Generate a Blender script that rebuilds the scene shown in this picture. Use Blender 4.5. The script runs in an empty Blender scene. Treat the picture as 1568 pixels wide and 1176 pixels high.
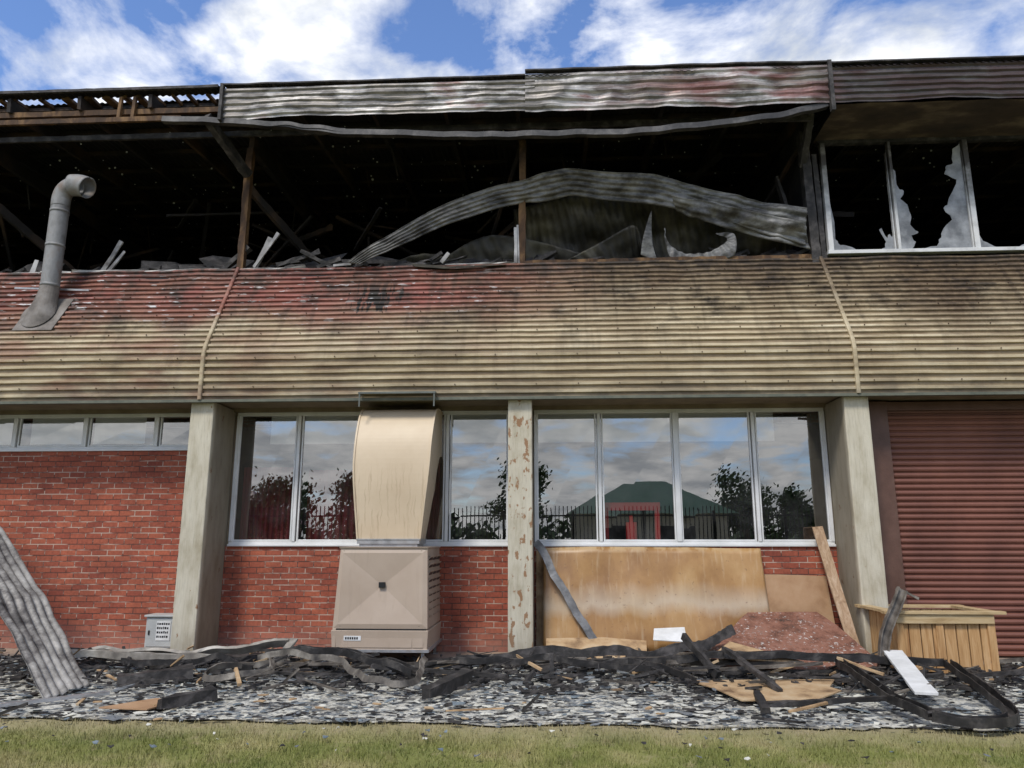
import bpy, math, random
from mathutils import Vector, noise as mn
random.seed(7)
R=random.uniform
sc=bpy.context.scene
# ------------------------------------------------------------------ node helpers
class Mt:
    def __init__(s,name,col=(.5,.5,.5),rough=.7,metal=0.,spec=.4):
        s.m=bpy.data.materials.new(name); s.m.use_nodes=True
        s.nt=s.m.node_tree; s.b=s.nt.nodes['Principled BSDF']; s.out=s.nt.nodes['Material Output']
        s.b.inputs['Base Color'].default_value=(*col,1); s.b.inputs['Roughness'].default_value=rough
        s.b.inputs['Metallic'].default_value=metal; s.b.inputs['Specular IOR Level'].default_value=spec
        s.tc=s.nt.nodes.new('ShaderNodeTexCoord')
    def n(s,t): return s.nt.nodes.new(t)
    def l(s,a,b): s.nt.links.new(a,b)
    def vec(s,sx=1,sy=1,sz=1):
        m=s.n('ShaderNodeMapping'); m.inputs['Scale'].default_value=(sx,sy,sz); s.l(s.tc.outputs['Object'],m.inputs['Vector']); return m.outputs[0]
    def noise(s,scale=5,detail=6,v=None,rough=.6,dist=0):
        n=s.n('ShaderNodeTexNoise'); n.inputs['Scale'].default_value=scale; n.inputs['Detail'].default_value=detail
        n.inputs['Roughness'].default_value=rough; n.inputs['Distortion'].default_value=dist
        s.l(v if v else s.tc.outputs['Object'],n.inputs['Vector']); return n.outputs['Fac']
    def voro(s,scale=5,v=None,feat='F1',out='Distance'):
        n=s.n('ShaderNodeTexVoronoi'); n.feature=feat; n.inputs['Scale'].default_value=scale
        s.l(v if v else s.tc.outputs['Object'],n.inputs['Vector']); return n.outputs[out]
    def ramp(s,f,stops,const=False):
        n=s.n('ShaderNodeValToRGB'); cr=n.color_ramp
        if const: cr.interpolation='CONSTANT'
        while len(cr.elements)<len(stops): cr.elements.new(.5)
        for e,(p,c) in zip(cr.elements,stops):
            e.position=p; e.color=(*c,1) if isinstance(c,tuple) else (c,c,c,1)
        s.l(f,n.inputs[0]); return n.outputs[0]
    def mix(s,f,a,b,mode='MIX'):
        n=s.n('ShaderNodeMix'); n.data_type='RGBA'; n.blend_type=mode
        for i,v in ((0,f),(6,a),(7,b)):
            if hasattr(v,'is_linked') or hasattr(v,'links'): s.l(v,n.inputs[i])
            else: n.inputs[i].default_value = v if i==0 else (*v,1)
        return n.outputs[2]
    def math(s,op,a,b=0.,clamp=False):
        n=s.n('ShaderNodeMath'); n.operation=op; n.use_clamp=clamp
        for i,v in enumerate((a,b)):
            if hasattr(v,'links'): s.l(v,n.inputs[i])
            else: n.inputs[i].default_value=v
        return n.outputs[0]
    def attr(s,name):
        n=s.n('ShaderNodeAttribute'); n.attribute_name=name; return n.outputs['Fac']
    def xyz(s):
        n=s.n('ShaderNodeSeparateXYZ'); s.l(s.tc.outputs['Object'],n.inputs[0]); return n.outputs
    def rng(s,v,a,b,c=0.,d=1.):
        n=s.n('ShaderNodeMapRange'); s.l(v,n.inputs[0])
        for i,x in enumerate((a,b,c,d)): n.inputs[i+1].default_value=x
        return n.outputs[0]
    def col(s,c): s.l(c,s.b.inputs['Base Color']); return s
    def bump(s,h,st=.3,d=.01):
        n=s.n('ShaderNodeBump'); n.inputs['Strength'].default_value=st; n.inputs['Distance'].default_value=d
        s.l(h,n.inputs['Height']); s.l(n.outputs[0],s.b.inputs['Normal']); return s
def simple(name,c1,c2,scale=4,rough=.7,metal=0.,bump=.2,bs=40,stretch=(1,1,1),c3=None):
    m=Mt(name,rough=rough,metal=metal); v=m.vec(*stretch)
    f=m.noise(scale,8,v); st=[(.3,c1),(.7,c2)]
    if c3: st=[(.28,c1),(.5,c2),(.72,c3)]
    m.col(m.ramp(f,st)); m.bump(m.noise(bs,4,v),bump,.01); return m.m
# ------------------------------------------------------------------ materials
def m_brick():
    m=Mt('brick_red',rough=.85); x=m.xyz(); c=m.n('ShaderNodeCombineXYZ'); m.l(x[0],c.inputs[0]); m.l(x[2],c.inputs[1])
    b=m.n('ShaderNodeTexBrick'); m.l(c.outputs[0],b.inputs['Vector']); b.inputs['Scale'].default_value=1
    b.inputs['Brick Width'].default_value=.25; b.inputs['Row Height'].default_value=.086; b.inputs['Mortar Size'].default_value=.007
    b.inputs['Mortar Smooth'].default_value=.1; b.inputs['Bias'].default_value=-.2
    b.inputs['Color1'].default_value=(.37,.105,.058,1); b.inputs['Color2'].default_value=(.25,.06,.038,1); b.inputs['Mortar'].default_value=(.11,.05,.038,1)
    dirt=m.ramp(m.noise(1.6,8),[(.3,(.66,.64,.64)),(.65,(1.1,1.05,1.0))])
    c2=m.mix(1,b.outputs['Color'],dirt,'MULTIPLY')
    c2=m.mix(1,c2,m.ramp(m.noise(25,5),[(.3,(.75,.75,.75)),(.7,(1.2,1.2,1.2))]),'MULTIPLY')
    fl=m.math('MULTIPLY',b.outputs['Fac'],m.ramp(m.noise(1.7,4,m.vec(1.5,1,7)),[(.46,0.),(.58,1.)]))
    c3=m.mix(m.math('MULTIPLY',fl,.85),c2,(.50,.38,.30))
    base=m.math('MULTIPLY',m.rng(x[2],.0,.45,.7,0.),m.noise(5,6))
    c4=m.mix(base,c3,(.36,.24,.19))
    m.col(c4); m.bump(m.math('SUBTRACT',m.math('MULTIPLY',m.noise(60,4),.3),b.outputs['Fac']),.6,.006); return m.m
def m_conc():
    m=Mt('concrete',rough=.85); x=m.xyz()
    c=m.ramp(m.noise(2.5,9,m.vec(2,2,.7)),[(.3,(.36,.315,.22)),(.5,(.50,.455,.35)),(.75,(.60,.56,.45))])
    d=m.math('ABSOLUTE',m.math('ADD',x[0],.45)); mid=m.rng(d,.2,.45,.10,.0)
    sp=m.rng(m.math('ADD',m.noise(2.4,4,m.vec(4,3,2.2)),mid),.665,.70); 
    c=m.mix(m.math('MULTIPLY',sp,.85),c,(.24,.11,.04))
    c=m.mix(m.ramp(m.noise(14,6,m.vec(3,1,.25)),[(.5,0.),(.8,.45)]),c,(.18,.15,.10))
    c=m.mix(m.rng(x[1],.03,.12,0.,.62),c,(.12,.095,.065))  # recess shade painted into the column sides, behind the front face
    c=m.mix(m.math('MULTIPLY',m.rng(x[2],.5,0.,0.,.8),m.noise(6,5)),c,(.12,.09,.06))
    m.col(c); m.bump(m.noise(45,6),.35,.008); return m.m
def m_clad(groove=True,name='burnt_corrugated_cladding'):
    m=Mt(name,rough=.58,spec=.35); x=m.xyz()
    n1=m.noise(.55,6,m.vec(1,1,.6)); n2=m.noise(3,8,m.vec(.35,1,1.8)); n3=m.noise(9,6,m.vec(1,1,1))
    base=m.ramp(n2,[(.28,(.27,.205,.12)),(.5,(.46,.375,.235)),(.75,(.60,.52,.36))])
    h=m.math('ADD',m.rng(x[2],4.1,6.0),m.math('MULTIPLY',m.math('SUBTRACT',n1,.5),1.9),True)
    brown=m.ramp(n3,[(.3,(.075,.05,.030)),(.55,(.16,.112,.066)),(.8,(.24,.18,.11))])
    c=m.mix(m.rng(h,.10,.82),base,brown)
    redx=m.math('ADD',m.rng(x[0],1.,-2.),0.,True)
    rz=m.math('ADD',m.rng(x[2],4.7,5.35),m.math('MULTIPLY',m.math('SUBTRACT',m.noise(.9,7,m.vec(.7,1,1.5)),.52),2.6),True)
    rf=m.math('MULTIPLY',redx,rz)
    red=m.ramp(m.noise(4,7,m.vec(.5,1,2)),[(.3,(.08,.025,.02)),(.5,(.27,.07,.055)),(.8,(.38,.18,.15))])
    c=m.mix(m.math('MULTIPLY',rf,.92),c,red)
    rh=m.math('MULTIPLY',m.rng(x[0],-2.5,-5.5),m.ramp(m.noise(1.6,7,m.vec(.5,1,2)),[(.47,0.),(.60,.65)])); c=m.mix(rh,c,(.22,.085,.05))
    st=m.ramp(m.noise(1.9,9,m.vec(.8,1,1),.72),[(.50,0.),(.65,1.)])
    st=m.math('MULTIPLY',st,m.rng(x[2],4.4,5.2,0.2,.9)); c=m.mix(st,c,(.032,.024,.018))
    fst=m.ramp(m.noise(7,8,m.vec(.5,1,1.5),.7),[(.54,0.),(.66,.8)]); c=m.mix(m.math('MULTIPLY',fst,m.rng(x[2],4.4,5.6,.2,1.)),c,(.03,.022,.018))
    # vertical soot runs from the sill
    vs=m.math('MULTIPLY',m.ramp(m.noise(3,5,m.vec(2.2,.15,.2)),[(.52,0.),(.68,.7)]),m.rng(x[2],4.0,5.8,.15,.9)); c=m.mix(vs,c,(.06,.042,.028))
    dd=m.rng(m.math('ABSOLUTE',m.math('ADD',x[0],2.75)),.15,.6,.32,0.); dz=m.math('MULTIPLY',dd,m.rng(x[2],4.9,5.3))
    dn=m.rng(m.math('ADD',m.noise(5,3,m.vec(3.5,.2,.5)),dz),.72,.8); c=m.mix(m.math('MULTIPLY',dn,m.rng(x[2],5.8,5.5)),c,(.018,.014,.012))
    wf=m.math('MULTIPLY',rf,m.ramp(m.noise(6,7,m.vec(.7,1,3)),[(.61,0.),(.635,.95)])); c=m.mix(wf,c,(.56,.54,.53))
    tp=m.math('MULTIPLY',m.rng(x[2],5.75,6.02),m.ramp(m.noise(6,5,m.vec(.8,1,1)),[(.40,.1),(.58,.9)])); c=m.mix(tp,c,(.03,.024,.02))
    c=m.mix(m.math('MULTIPLY',m.rng(x[2],3.95,3.66,0.,.7),m.rng(m.noise(4,5,m.vec(.7,1,1)),.35,.6)),c,(.14,.12,.09))
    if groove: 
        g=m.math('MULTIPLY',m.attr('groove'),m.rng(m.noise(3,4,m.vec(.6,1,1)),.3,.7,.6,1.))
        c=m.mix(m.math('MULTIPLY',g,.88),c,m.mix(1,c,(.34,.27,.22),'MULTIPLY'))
    m.col(c); m.bump(n3,.2,.01); return m.m
def m_fascia():
    m=Mt('burnt_fascia_metal',rough=.5,metal=.3); x=m.xyz()
    n=m.noise(1.1,7,m.vec(.8,1,2.2)); 
    c=m.ramp(n,[(.2,(.04,.036,.036)),(.38,(.33,.30,.27)),(.48,(.15,.14,.13)),(.56,(.48,.46,.44)),(.68,(.16,.06,.05)),(.8,(.34,.32,.30))])
    rr=m.math('MULTIPLY',m.rng(x[0],.5,2.2),m.rng(m.noise(1.2,5,m.vec(.6,1,3)),.4,.55)); c=m.mix(m.math('MULTIPLY',rr,.75),c,(.19,.065,.055))
    c=m.mix(m.ramp(m.noise(10,5,m.vec(.3,1,5)),[(.55,0.),(.72,.75)]),c,(.045,.036,.03))
    c=m.mix(m.rng(x[0],3.9,4.6,0.,.80),c,(.03,.026,.025))
    m.col(c); m.bump(m.noise(20,5),.2,.01); return m.m
def m_ground():
    m=Mt('ash_covered_paving',rough=.9)
    v=m.vec(1,1,1); w=m.n('ShaderNodeVectorMath'); w.operation='ADD'; nn=m.n('ShaderNodeTexNoise'); nn.inputs['Scale'].default_value=9; nn.inputs['Detail'].default_value=6; m.l(v,nn.inputs['Vector'])
    sc_=m.n('ShaderNodeVectorMath'); sc_.operation='SCALE'; sc_.inputs['Scale'].default_value=.22; m.l(nn.outputs['Color'],sc_.inputs[0]); m.l(v,w.inputs[0]); m.l(sc_.outputs[0],w.inputs[1])
    vc=m.voro(11,w.outputs[0],'F1','Color'); sp=m.n('ShaderNodeSeparateColor'); m.l(vc,sp.inputs[0])
    flakes=m.ramp(sp.outputs[0],[(0,(.035,.038,.042)),(.22,(.13,.15,.165)),(.38,(.58,.55,.46)),(.66,(.22,.235,.24)),(.76,(.64,.62,.54))],True)
    small=m.ramp(m.noise(26,8,None,.7),[(.42,(.02,.021,.025)),(.49,(.22,.23,.235)),(.55,(.60,.58,.50))])
    c=m.mix(.45,flakes,small)
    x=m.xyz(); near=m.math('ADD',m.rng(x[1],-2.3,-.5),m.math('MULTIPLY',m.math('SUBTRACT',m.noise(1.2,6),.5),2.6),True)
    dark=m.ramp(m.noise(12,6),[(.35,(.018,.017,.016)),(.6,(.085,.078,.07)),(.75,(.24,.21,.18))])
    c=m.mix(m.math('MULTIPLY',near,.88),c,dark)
    soot=m.ramp(m.noise(2.2,8,None,.7),[(.54,0.),(.64,.8)]); c=m.mix(soot,c,(.045,.043,.042))
    b2=m.math('MULTIPLY',m.rng(x[1],.0,.35),.85); c=m.mix(b2,c,(.36,.27,.20))
    b3=m.math('MULTIPLY',m.rng(m.math('ADD',x[1],m.math('MULTIPLY',m.noise(4,5),.5)),-3.2,-3.45),.6); c=m.mix(b3,c,(.26,.22,.14))
    m.col(c); m.bump(m.noise(30,6),.8,.02); return m.m
def m_grass(name,blade=False):
    m=Mt(name,rough=.75,spec=.2); n=m.noise(1.3,7); n2=m.noise(60 if not blade else 25,3)
    c=m.ramp(n,[(.3,(.105,.14,.03)),(.5,(.185,.205,.05)),(.66,(.35,.31,.14))])
    c=m.mix(m.ramp(n2,[(.35,0.),(.7,.6)]),c,(.31,.285,.12)); 
    c=m.mix(m.ramp(m.noise(4.5,6),[(.55,0.),(.68,.6)]),c,(.36,.29,.17))
    x=m.xyz(); c=m.mix(m.rng(m.math('ADD',x[1],m.math('MULTIPLY',m.noise(2.5,4),.6)),-4.0,-3.25,0.,.85),c,(.36,.30,.18))
    m.col(c); 
    if not blade: m.bump(m.noise(80,4),.7,.02)
    return m.m
def m_glass(name,refl=.32,tint=(.72,.74,.74),rough=.0):
    m=Mt(name); nt=m.nt; g=m.n('ShaderNodeBsdfGlossy'); g.inputs['Roughness'].default_value=rough; g.inputs['Color'].default_value=(.80,.80,.80,1)
    t=m.n('ShaderNodeBsdfTransparent'); t.inputs['Color'].default_value=(*tint,1)
    mx=m.n('ShaderNodeMixShader'); mx.inputs[0].default_value=refl
    b=m.n('ShaderNodeBump'); b.inputs['Strength'].default_value=.02; b.inputs['Distance'].default_value=.02; m.l(m.noise(1.5,2),b.inputs['Height']); m.l(b.outputs[0],g.inputs['Normal'])
    d=m.n('ShaderNodeBsdfDiffuse'); d.inputs['Color'].default_value=(.4,.4,.4,1); m2=m.n('ShaderNodeMixShader')
    m.l(m.rng(m.noise(3,7),.4,.8,0.,.07),m2.inputs[0])
    m.l(t.outputs[0],mx.inputs[1]); m.l(g.outputs[0],mx.inputs[2]); m.l(mx.outputs[0],m2.inputs[1]); m.l(d.outputs[0],m2.inputs[2]); m.l(m2.outputs[0],m.out.inputs[0]); return m.m
def m_wood(name,a,b,c,rough=.75,axis=(1,1,12)):
    m=Mt(name,rough=rough); v=m.vec(*axis); f=m.noise(2.2,7,v,.65,.8)
    m.col(m.ramp(f,[(.3,a),(.5,b),(.7,c)])); m.bump(f,.25,.006); return m.m
def m_ply():
    m=Mt('stained_plywood',rough=.42,spec=.5); x=m.xyz()
    c=m.ramp(m.noise(1.5,7,m.vec(1.2,1,.8)),[(.3,(.23,.11,.034)),(.55,(.38,.21,.075)),(.75,(.48,.30,.13))])
    h=m.math('ADD',x[2],m.math('MULTIPLY',m.math('SUBTRACT',m.noise(2.5,5,m.vec(1,1,.3)),.5),.35))
    band=m.math('MULTIPLY',m.rng(h,.52,.68),m.rng(h,1.0,.72)); band=m.math('ADD',band,0.,True)
    c=m.mix(m.math('MULTIPLY',band,.6),c,(.54,.46,.35))
    dr=m.ramp(m.noise(7,3,m.vec(2.5,1,.25)),[(.55,0.),(.75,.35)]); c=m.mix(dr,c,(.58,.46,.30))
    c=m.mix(m.ramp(m.noise(18,6),[(.62,0.),(.72,.6)]),c,(.14,.07,.035))
    ed=m.math('MULTIPLY',m.rng(x[2],1.42,1.5),m.ramp(m.noise(7,5),[(.4,0.),(.5,.8)])); c=m.mix(ed,c,(.50,.36,.2))
    m.col(c); m.bump(m.noise(6,5),.15,.02); return m.m
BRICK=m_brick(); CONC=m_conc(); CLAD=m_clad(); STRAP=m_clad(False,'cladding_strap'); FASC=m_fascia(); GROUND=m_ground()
GRASS=m_grass('grass_ground'); BLADE=m_grass('grass_blades',True)
GLASS=m_glass('window_glass'); 
m=Mt('sooty_glass',rough=.35); m.col(m.ramp(m.noise(4,6),[(.35,(.12,.125,.13)),(.7,(.34,.35,.36))])); SHARD=m.m
ALU=simple('white_aluminium',(.60,.60,.58),(.76,.76,.75),3,.4,.1,.05)
ALUB=simple('scorched_aluminium',(.08,.07,.065),(.50,.49,.47),2.5,.5,.2,.1,40,(1,1,1.5))
BEIGE_B=Mt('beige_metal',rough=.45); 
c=BEIGE_B.ramp(BEIGE_B.noise(1.3,5),[(.3,(.38,.295,.22)),(.7,(.45,.36,.28))]); BEIGE_B.col(BEIGE_B.mix(BEIGE_B.ramp(BEIGE_B.noise(8,4,BEIGE_B.vec(2,2,.2)),[(.58,0.),(.8,.25)]),c,(.22,.17,.12))); BEIGE_B=BEIGE_B.m
DUCT=Mt('cream_duct_metal',rough=.5)
c=DUCT.ramp(DUCT.noise(1.2,5),[(.3,(.52,.405,.27)),(.7,(.62,.505,.355))])
x=DUCT.xyz(); wob=DUCT.math('ADD',x[0],DUCT.math('MULTIPLY',DUCT.noise(3.5,3),.12)); cx=DUCT.n('ShaderNodeCombineXYZ'); DUCT.l(wob,cx.inputs[0]); DUCT.l(x[2],cx.inputs[2])
mp=DUCT.n('ShaderNodeMapping'); mp.inputs['Scale'].default_value=(26,1,.9); DUCT.l(cx.outputs[0],mp.inputs[0])
dr=DUCT.math('MULTIPLY',DUCT.ramp(DUCT.noise(1,2,mp.outputs[0]),[(.56,0.),(.60,1.),(.64,.1)]),DUCT.rng(x[2],2.75,2.45,0.,.4))
DUCT.col(DUCT.mix(dr,c,(.27,.17,.09))); DUCT=DUCT.m
GALV=simple('galvanised_steel',(.22,.22,.22),(.40,.40,.40),6,.45,.6,.1,30,(1,1,1),(.30,.27,.24))
CHAR=simple('charred_timber',(.009,.009,.009),(.03,.027,.025),6,.7,0,.9,22,(1,1,1),(.10,.09,.085))
CHARB=simple('charred_interior',(.006,.007,.009),(.014,.014,.016),2.5,.85,0,.6,12,(1,1,1),(.032,.028,.026))
SCORT=m_wood('scorched_timber',(.014,.009,.007),(.07,.036,.016),(.22,.125,.052),.8,(2,2,.7))
RAFT=simple('scorched_rafters',(.006,.006,.006),(.018,.014,.012),1.1,.8,0,.4,20,(1,1,1),(.085,.048,.025))
PINE=m_wood('pine_boards',(.30,.15,.055),(.46,.27,.115),(.60,.40,.21),.7,(9,9,.8))
PINEH=m_wood('pine_rim',(.28,.18,.08),(.43,.31,.16),(.54,.42,.25),.7,(.9,8,8))
PLANK=m_wood('weathered_plank',(.22,.14,.08),(.37,.245,.145),(.50,.38,.27),.75,(9,9,.7))
PLY=m_ply()
CHIP=simple('particle_board',(.27,.15,.075),(.38,.23,.125),3,.8,0,.2,90,(1,1,1),(.44,.29,.17))
OSB=simple('scorched_board_surface',(.14,.08,.04),(.42,.28,.15),4,.8,0,.4,60,(1,1,1),(.52,.40,.25))
RUSTB=Mt('red_brown_board',rough=.7); c=RUSTB.ramp(RUSTB.noise(3,12,None,.85),[(.36,(.03,.022,.018)),(.45,(.14,.06,.038)),(.56,(.26,.12,.08)),(.62,(.14,.11,.09))])
ck=RUSTB.ramp(RUSTB.noise(22,6,None,.7),[(.58,0.),(.62,1.)]); c=RUSTB.mix(RUSTB.math('MULTIPLY',ck,RUSTB.rng(RUSTB.noise(2.5,4),.42,.55)),c,(.52,.50,.46)); RUSTB.col(c); RUSTB.bump(RUSTB.noise(25,5),.3,.01); RUSTB=RUSTB.m
SILV=Mt('zinc_corrugated',rough=.5,metal=.3); c=SILV.ramp(SILV.noise(2.0,10,None,.75),[(.34,(.02,.018,.017)),(.44,(.11,.10,.092)),(.54,(.28,.265,.24)),(.70,(.50,.48,.45))]); SILV.col(c); SILV.bump(SILV.noise(12,5),.2,.01); SILV=SILV.m
GREYS=Mt('burnt_grey_sheet',rough=.55,metal=.2); c=GREYS.ramp(GREYS.noise(2.2,10,GREYS.vec(1,1,2),.7),[(.32,(.02,.019,.018)),(.46,(.09,.087,.082)),(.56,(.19,.187,.178)),(.7,(.30,.295,.28))]); GREYS.col(c); GREYS.bump(GREYS.noise(14,5),.3,.02); GREYS=GREYS.m
DULLS=Mt('sooty_sheet',rough=.6,metal=.15); c=DULLS.ramp(DULLS.noise(1.8,8),[(.3,(.012,.0115,.010)),(.5,(.045,.041,.032)),(.72,(.12,.108,.076))]); DULLS.col(c); DULLS=DULLS.m
ROOFU=Mt('burnt_roof_underside',rough=.75); c=ROOFU.ramp(ROOFU.noise(1.2,8),[(.3,(.006,.006,.007)),(.55,(.014,.012,.012)),(.72,(.045,.030,.02))]); ROOFU.col(c); ROOFU=ROOFU.m
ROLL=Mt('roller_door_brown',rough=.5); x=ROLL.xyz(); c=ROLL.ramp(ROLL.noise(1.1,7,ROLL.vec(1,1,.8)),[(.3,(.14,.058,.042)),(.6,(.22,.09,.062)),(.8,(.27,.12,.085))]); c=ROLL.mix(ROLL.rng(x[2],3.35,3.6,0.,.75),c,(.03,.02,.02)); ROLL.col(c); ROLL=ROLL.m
BROWNF=simple('brown_frame_paint',(.09,.045,.032),(.14,.075,.055),4,.5)
WHITE=simple('white_board',(.52,.52,.50),(.72,.72,.70),5,.7)
CREAM=simple('cream_chips',(.44,.43,.37),(.68,.66,.57),9,.8)
GREYC=simple('grey_chips',(.08,.09,.10),(.25,.265,.27),9,.7)
TEAL=simple('blue_grey_chips',(.09,.12,.14),(.22,.26,.28),9,.5)
BOXG=simple('grey_painted_metal',(.36,.37,.36),(.47,.48,.46),4,.5)
BLACK=Mt('black_paint',(.012,.012,.012),.5).m
REDP=Mt('red_paint',(.65,.03,.035),.5).m
MAROON=simple('maroon_curtain',(.17,.017,.024),(.28,.034,.042),4,.9)
BLIND=simple('roller_blind_fabric',(.80,.79,.76),(.86,.85,.82),2,.9); 
ROOMW=simple('interior_wall',(.05,.05,.055),(.09,.09,.095),2,.9)
SOFF=simple('sooty_soffit',(.02,.016,.014),(.06,.042,.03),2.2,.8,0,.3,30,(.5,1,1),(.20,.155,.105))
LEAF=simple('tree_foliage',(.022,.04,.015),(.05,.085,.025),2,.8,0,0,30,(1,1,1),(.09,.12,.04))
BARK=simple('tree_bark',(.08,.06,.045),(.16,.13,.10),8,.9,0,.5)
GRROOF=simple('green_roof_sheet',(.03,.085,.045),(.045,.12,.065),3,.5)
CREAMW=simple('cream_render',(.42,.38,.30),(.5,.46,.38),3,.8)
ASPH=simple('asphalt',(.035,.035,.037),(.065,.065,.065),30,.9)
# ------------------------------------------------------------------ mesh helpers
def empty(name):
    e=bpy.data.objects.new(name,None); sc.collection.objects.link(e); return e
def interp(pts,n):
    P=[Vector(p) for p in pts]
    if len(P)==2: return [P[0].lerp(P[1],i/(n-1)) for i in range(n)]
    out=[]
    for i in range(n):
        t=i/(n-1)*(len(P)-1); k=min(int(t),len(P)-2); u=t-k
        p0=P[max(k-1,0)];p1=P[k];p2=P[k+1];p3=P[min(k+2,len(P)-1)]
        out.append(.5*((2*p1)+(p2-p0)*u+(2*p0-5*p1+4*p2-p3)*u*u+(3*p1-p0-3*p2+p3)*u**3))
    return out
class MB:
    def __init__(s): s.v=[]; s.f=[]; s.mi=[]; s.cur=0
    def add(s,v,f):
        o=len(s.v); s.v+= [tuple(q) for q in v]; s.f+=[tuple(o+i for i in g) for g in f]; s.mi+=[s.cur]*len(f)
    def box(s,x0,x1,y0,y1,z0,z1):
        s.add([(x0,y0,z0),(x1,y0,z0),(x1,y1,z0),(x0,y1,z0),(x0,y0,z1),(x1,y0,z1),(x1,y1,z1),(x0,y1,z1)],
              [(0,3,2,1),(4,5,6,7),(0,1,5,4),(1,2,6,5),(2,3,7,6),(3,0,4,7)])
    def beam(s,a,b,w,h,up=(0,0,1),jag=0.):
        a=Vector(a);b=Vector(b);d=(b-a).normalized();u=Vector(up)
        if abs(d.dot(u))>.97: u=Vector((1,0,0))
        r=d.cross(u).normalized();u=r.cross(d).normalized()
        n=max(2,int((b-a).length/.12)) if jag else 2
        V=[];F=[]
        for i in range(n):
            p=a.lerp(b,i/(n-1))
            for sx,sy in ((-1,-1),(1,-1),(1,1),(-1,1)):
                j=(1+R(-jag,jag)*(1.8 if i in(0,n-1) else 1)) if jag else 1
                V.append(p+r*sx*w/2*j+u*sy*h/2*j)
            if i:
                o=4*(i-1)
                for k in range(4): F.append((o+k,o+(k+1)%4,o+4+(k+1)%4,o+4+k))
        F.append((3,2,1,0)); o=4*(n-1); F.append((o,o+1,o+2,o+3)); s.add(V,F)
    def sweep(s,pts,prof,n=24,up=(0,0,1),closed=True,jit=0.,twist=0.,rag=0.):
        P=interp(pts,n);V=[];F=[];m=len(prof)
        for i,p in enumerate(P):
            d=(P[min(i+1,n-1)]-P[max(i-1,0)]).normalized();u=Vector(up)
            if abs(d.dot(u))>.97:u=Vector((1,0,0))
            r=d.cross(u).normalized();u=r.cross(d).normalized()
            a=twist*i/(n-1); r,u=r*math.cos(a)+u*math.sin(a),u*math.cos(a)-r*math.sin(a)
            jx=mn.noise(p*2.3)*jit;jz=mn.noise(p*2.7+Vector((9,0,0)))*jit
            for (x,y) in prof:
                g=1+R(-rag,rag) if rag else 1
                V.append(p+r*(x*g+jx)+u*(y*g+jz))
            if i:
                o=m*(i-1)
                for k in range(m if closed else m-1): F.append((o+k,o+(k+1)%m,o+m+(k+1)%m,o+m+k))
        if closed: F.append(tuple(range(m-1,-1,-1))); F.append(tuple(range(m*(n-1),m*n)))
        s.add(V,F)
    def tube(s,pts,r,n=12,seg=14):
        s.sweep(pts,[(r*math.cos(k*math.tau/seg),r*math.sin(k*math.tau/seg)) for k in range(seg)],n)
    def ruled(s,A,B,nu=40,nv=24,amp=0.,ribs=0,along=False,wob=0.,crk=.4):
        A=interp(A,nu);B=interp(B,nu);V=[];F=[]
        for i in range(nu):
            for j in range(nv):
                p=A[i].lerp(B[i],j/(nv-1)); V.append(p)
        W=[]
        for i in range(nu):
            for j in range(nv):
                g=lambda a,b:V[min(max(a,0),nu-1)*nv+min(max(b,0),nv-1)]
                nn=(g(i+1,j)-g(i-1,j)).cross(g(i,j+1)-g(i,j-1)); nn=nn.normalized() if nn.length>1e-7 else Vector((0,-1,0))
                ph=(i/(nu-1) if along else j/(nv-1))*ribs*math.tau
                p=g(i,j); W.append(p+nn*(amp*math.sin(ph)+wob*mn.noise(p*1.7)+wob*crk*mn.noise(p*5)))
                if i and j: F.append(((i-1)*nv+j-1,i*nv+j-1,i*nv+j,(i-1)*nv+j))
        s.add(W,F)
    def plate(s,pts,nrm,th):
        n=Vector(nrm)*th; P=[Vector(p) for p in pts]; k=len(P)
        s.add(P+[p+n for p in P],[tuple(range(k-1,-1,-1)),tuple(range(k,2*k))]+[(i,(i+1)%k,k+(i+1)%k,k+i) for i in range(k)])
    def obj(s,name,mats,parent=None,smooth=False,bevel=0.,solid=0.):
        me=bpy.data.meshes.new(name); me.from_pydata(s.v,[],s.f)
        mats=mats if isinstance(mats,list) else [mats]
        for q in mats: me.materials.append(q)
        me.polygons.foreach_set('material_index',s.mi)
        if smooth: me.polygons.foreach_set('use_smooth',[True]*len(s.f))
        me.update(); o=bpy.data.objects.new(name,me); sc.collection.objects.link(o)
        if parent: o.parent=parent
        if solid: q=o.modifiers.new('s','SOLIDIFY');q.thickness=solid;q.offset=0
        if bevel: q=o.modifiers.new('b','BEVEL');q.width=bevel;q.segments=2;q.limit_method='ANGLE'
        return o
XL,XR=-24.6,18.8
GRID=[-24.4,-19.6,-14.8,-9.98,-5.2,-.45,4.36,9.16,13.96,18.6]
bld=empty('burnt_building')
b=MB()
for g in GRID: 
    b.box(g-.175,g+.175,0,.9,0,3.64)
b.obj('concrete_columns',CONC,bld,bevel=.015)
b=MB()
for i,(a,c) in enumerate(zip(GRID[:-1],GRID[1:])):
    x0,x1=a+.178,c-.178
    if c<=-5: b.box(x0,x1,.76,.98,0,3.0)
    elif c<5: b.box(x0,x1,.76,.98,0,1.52)
b.obj('brick_walls',BRICK,bld)
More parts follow.
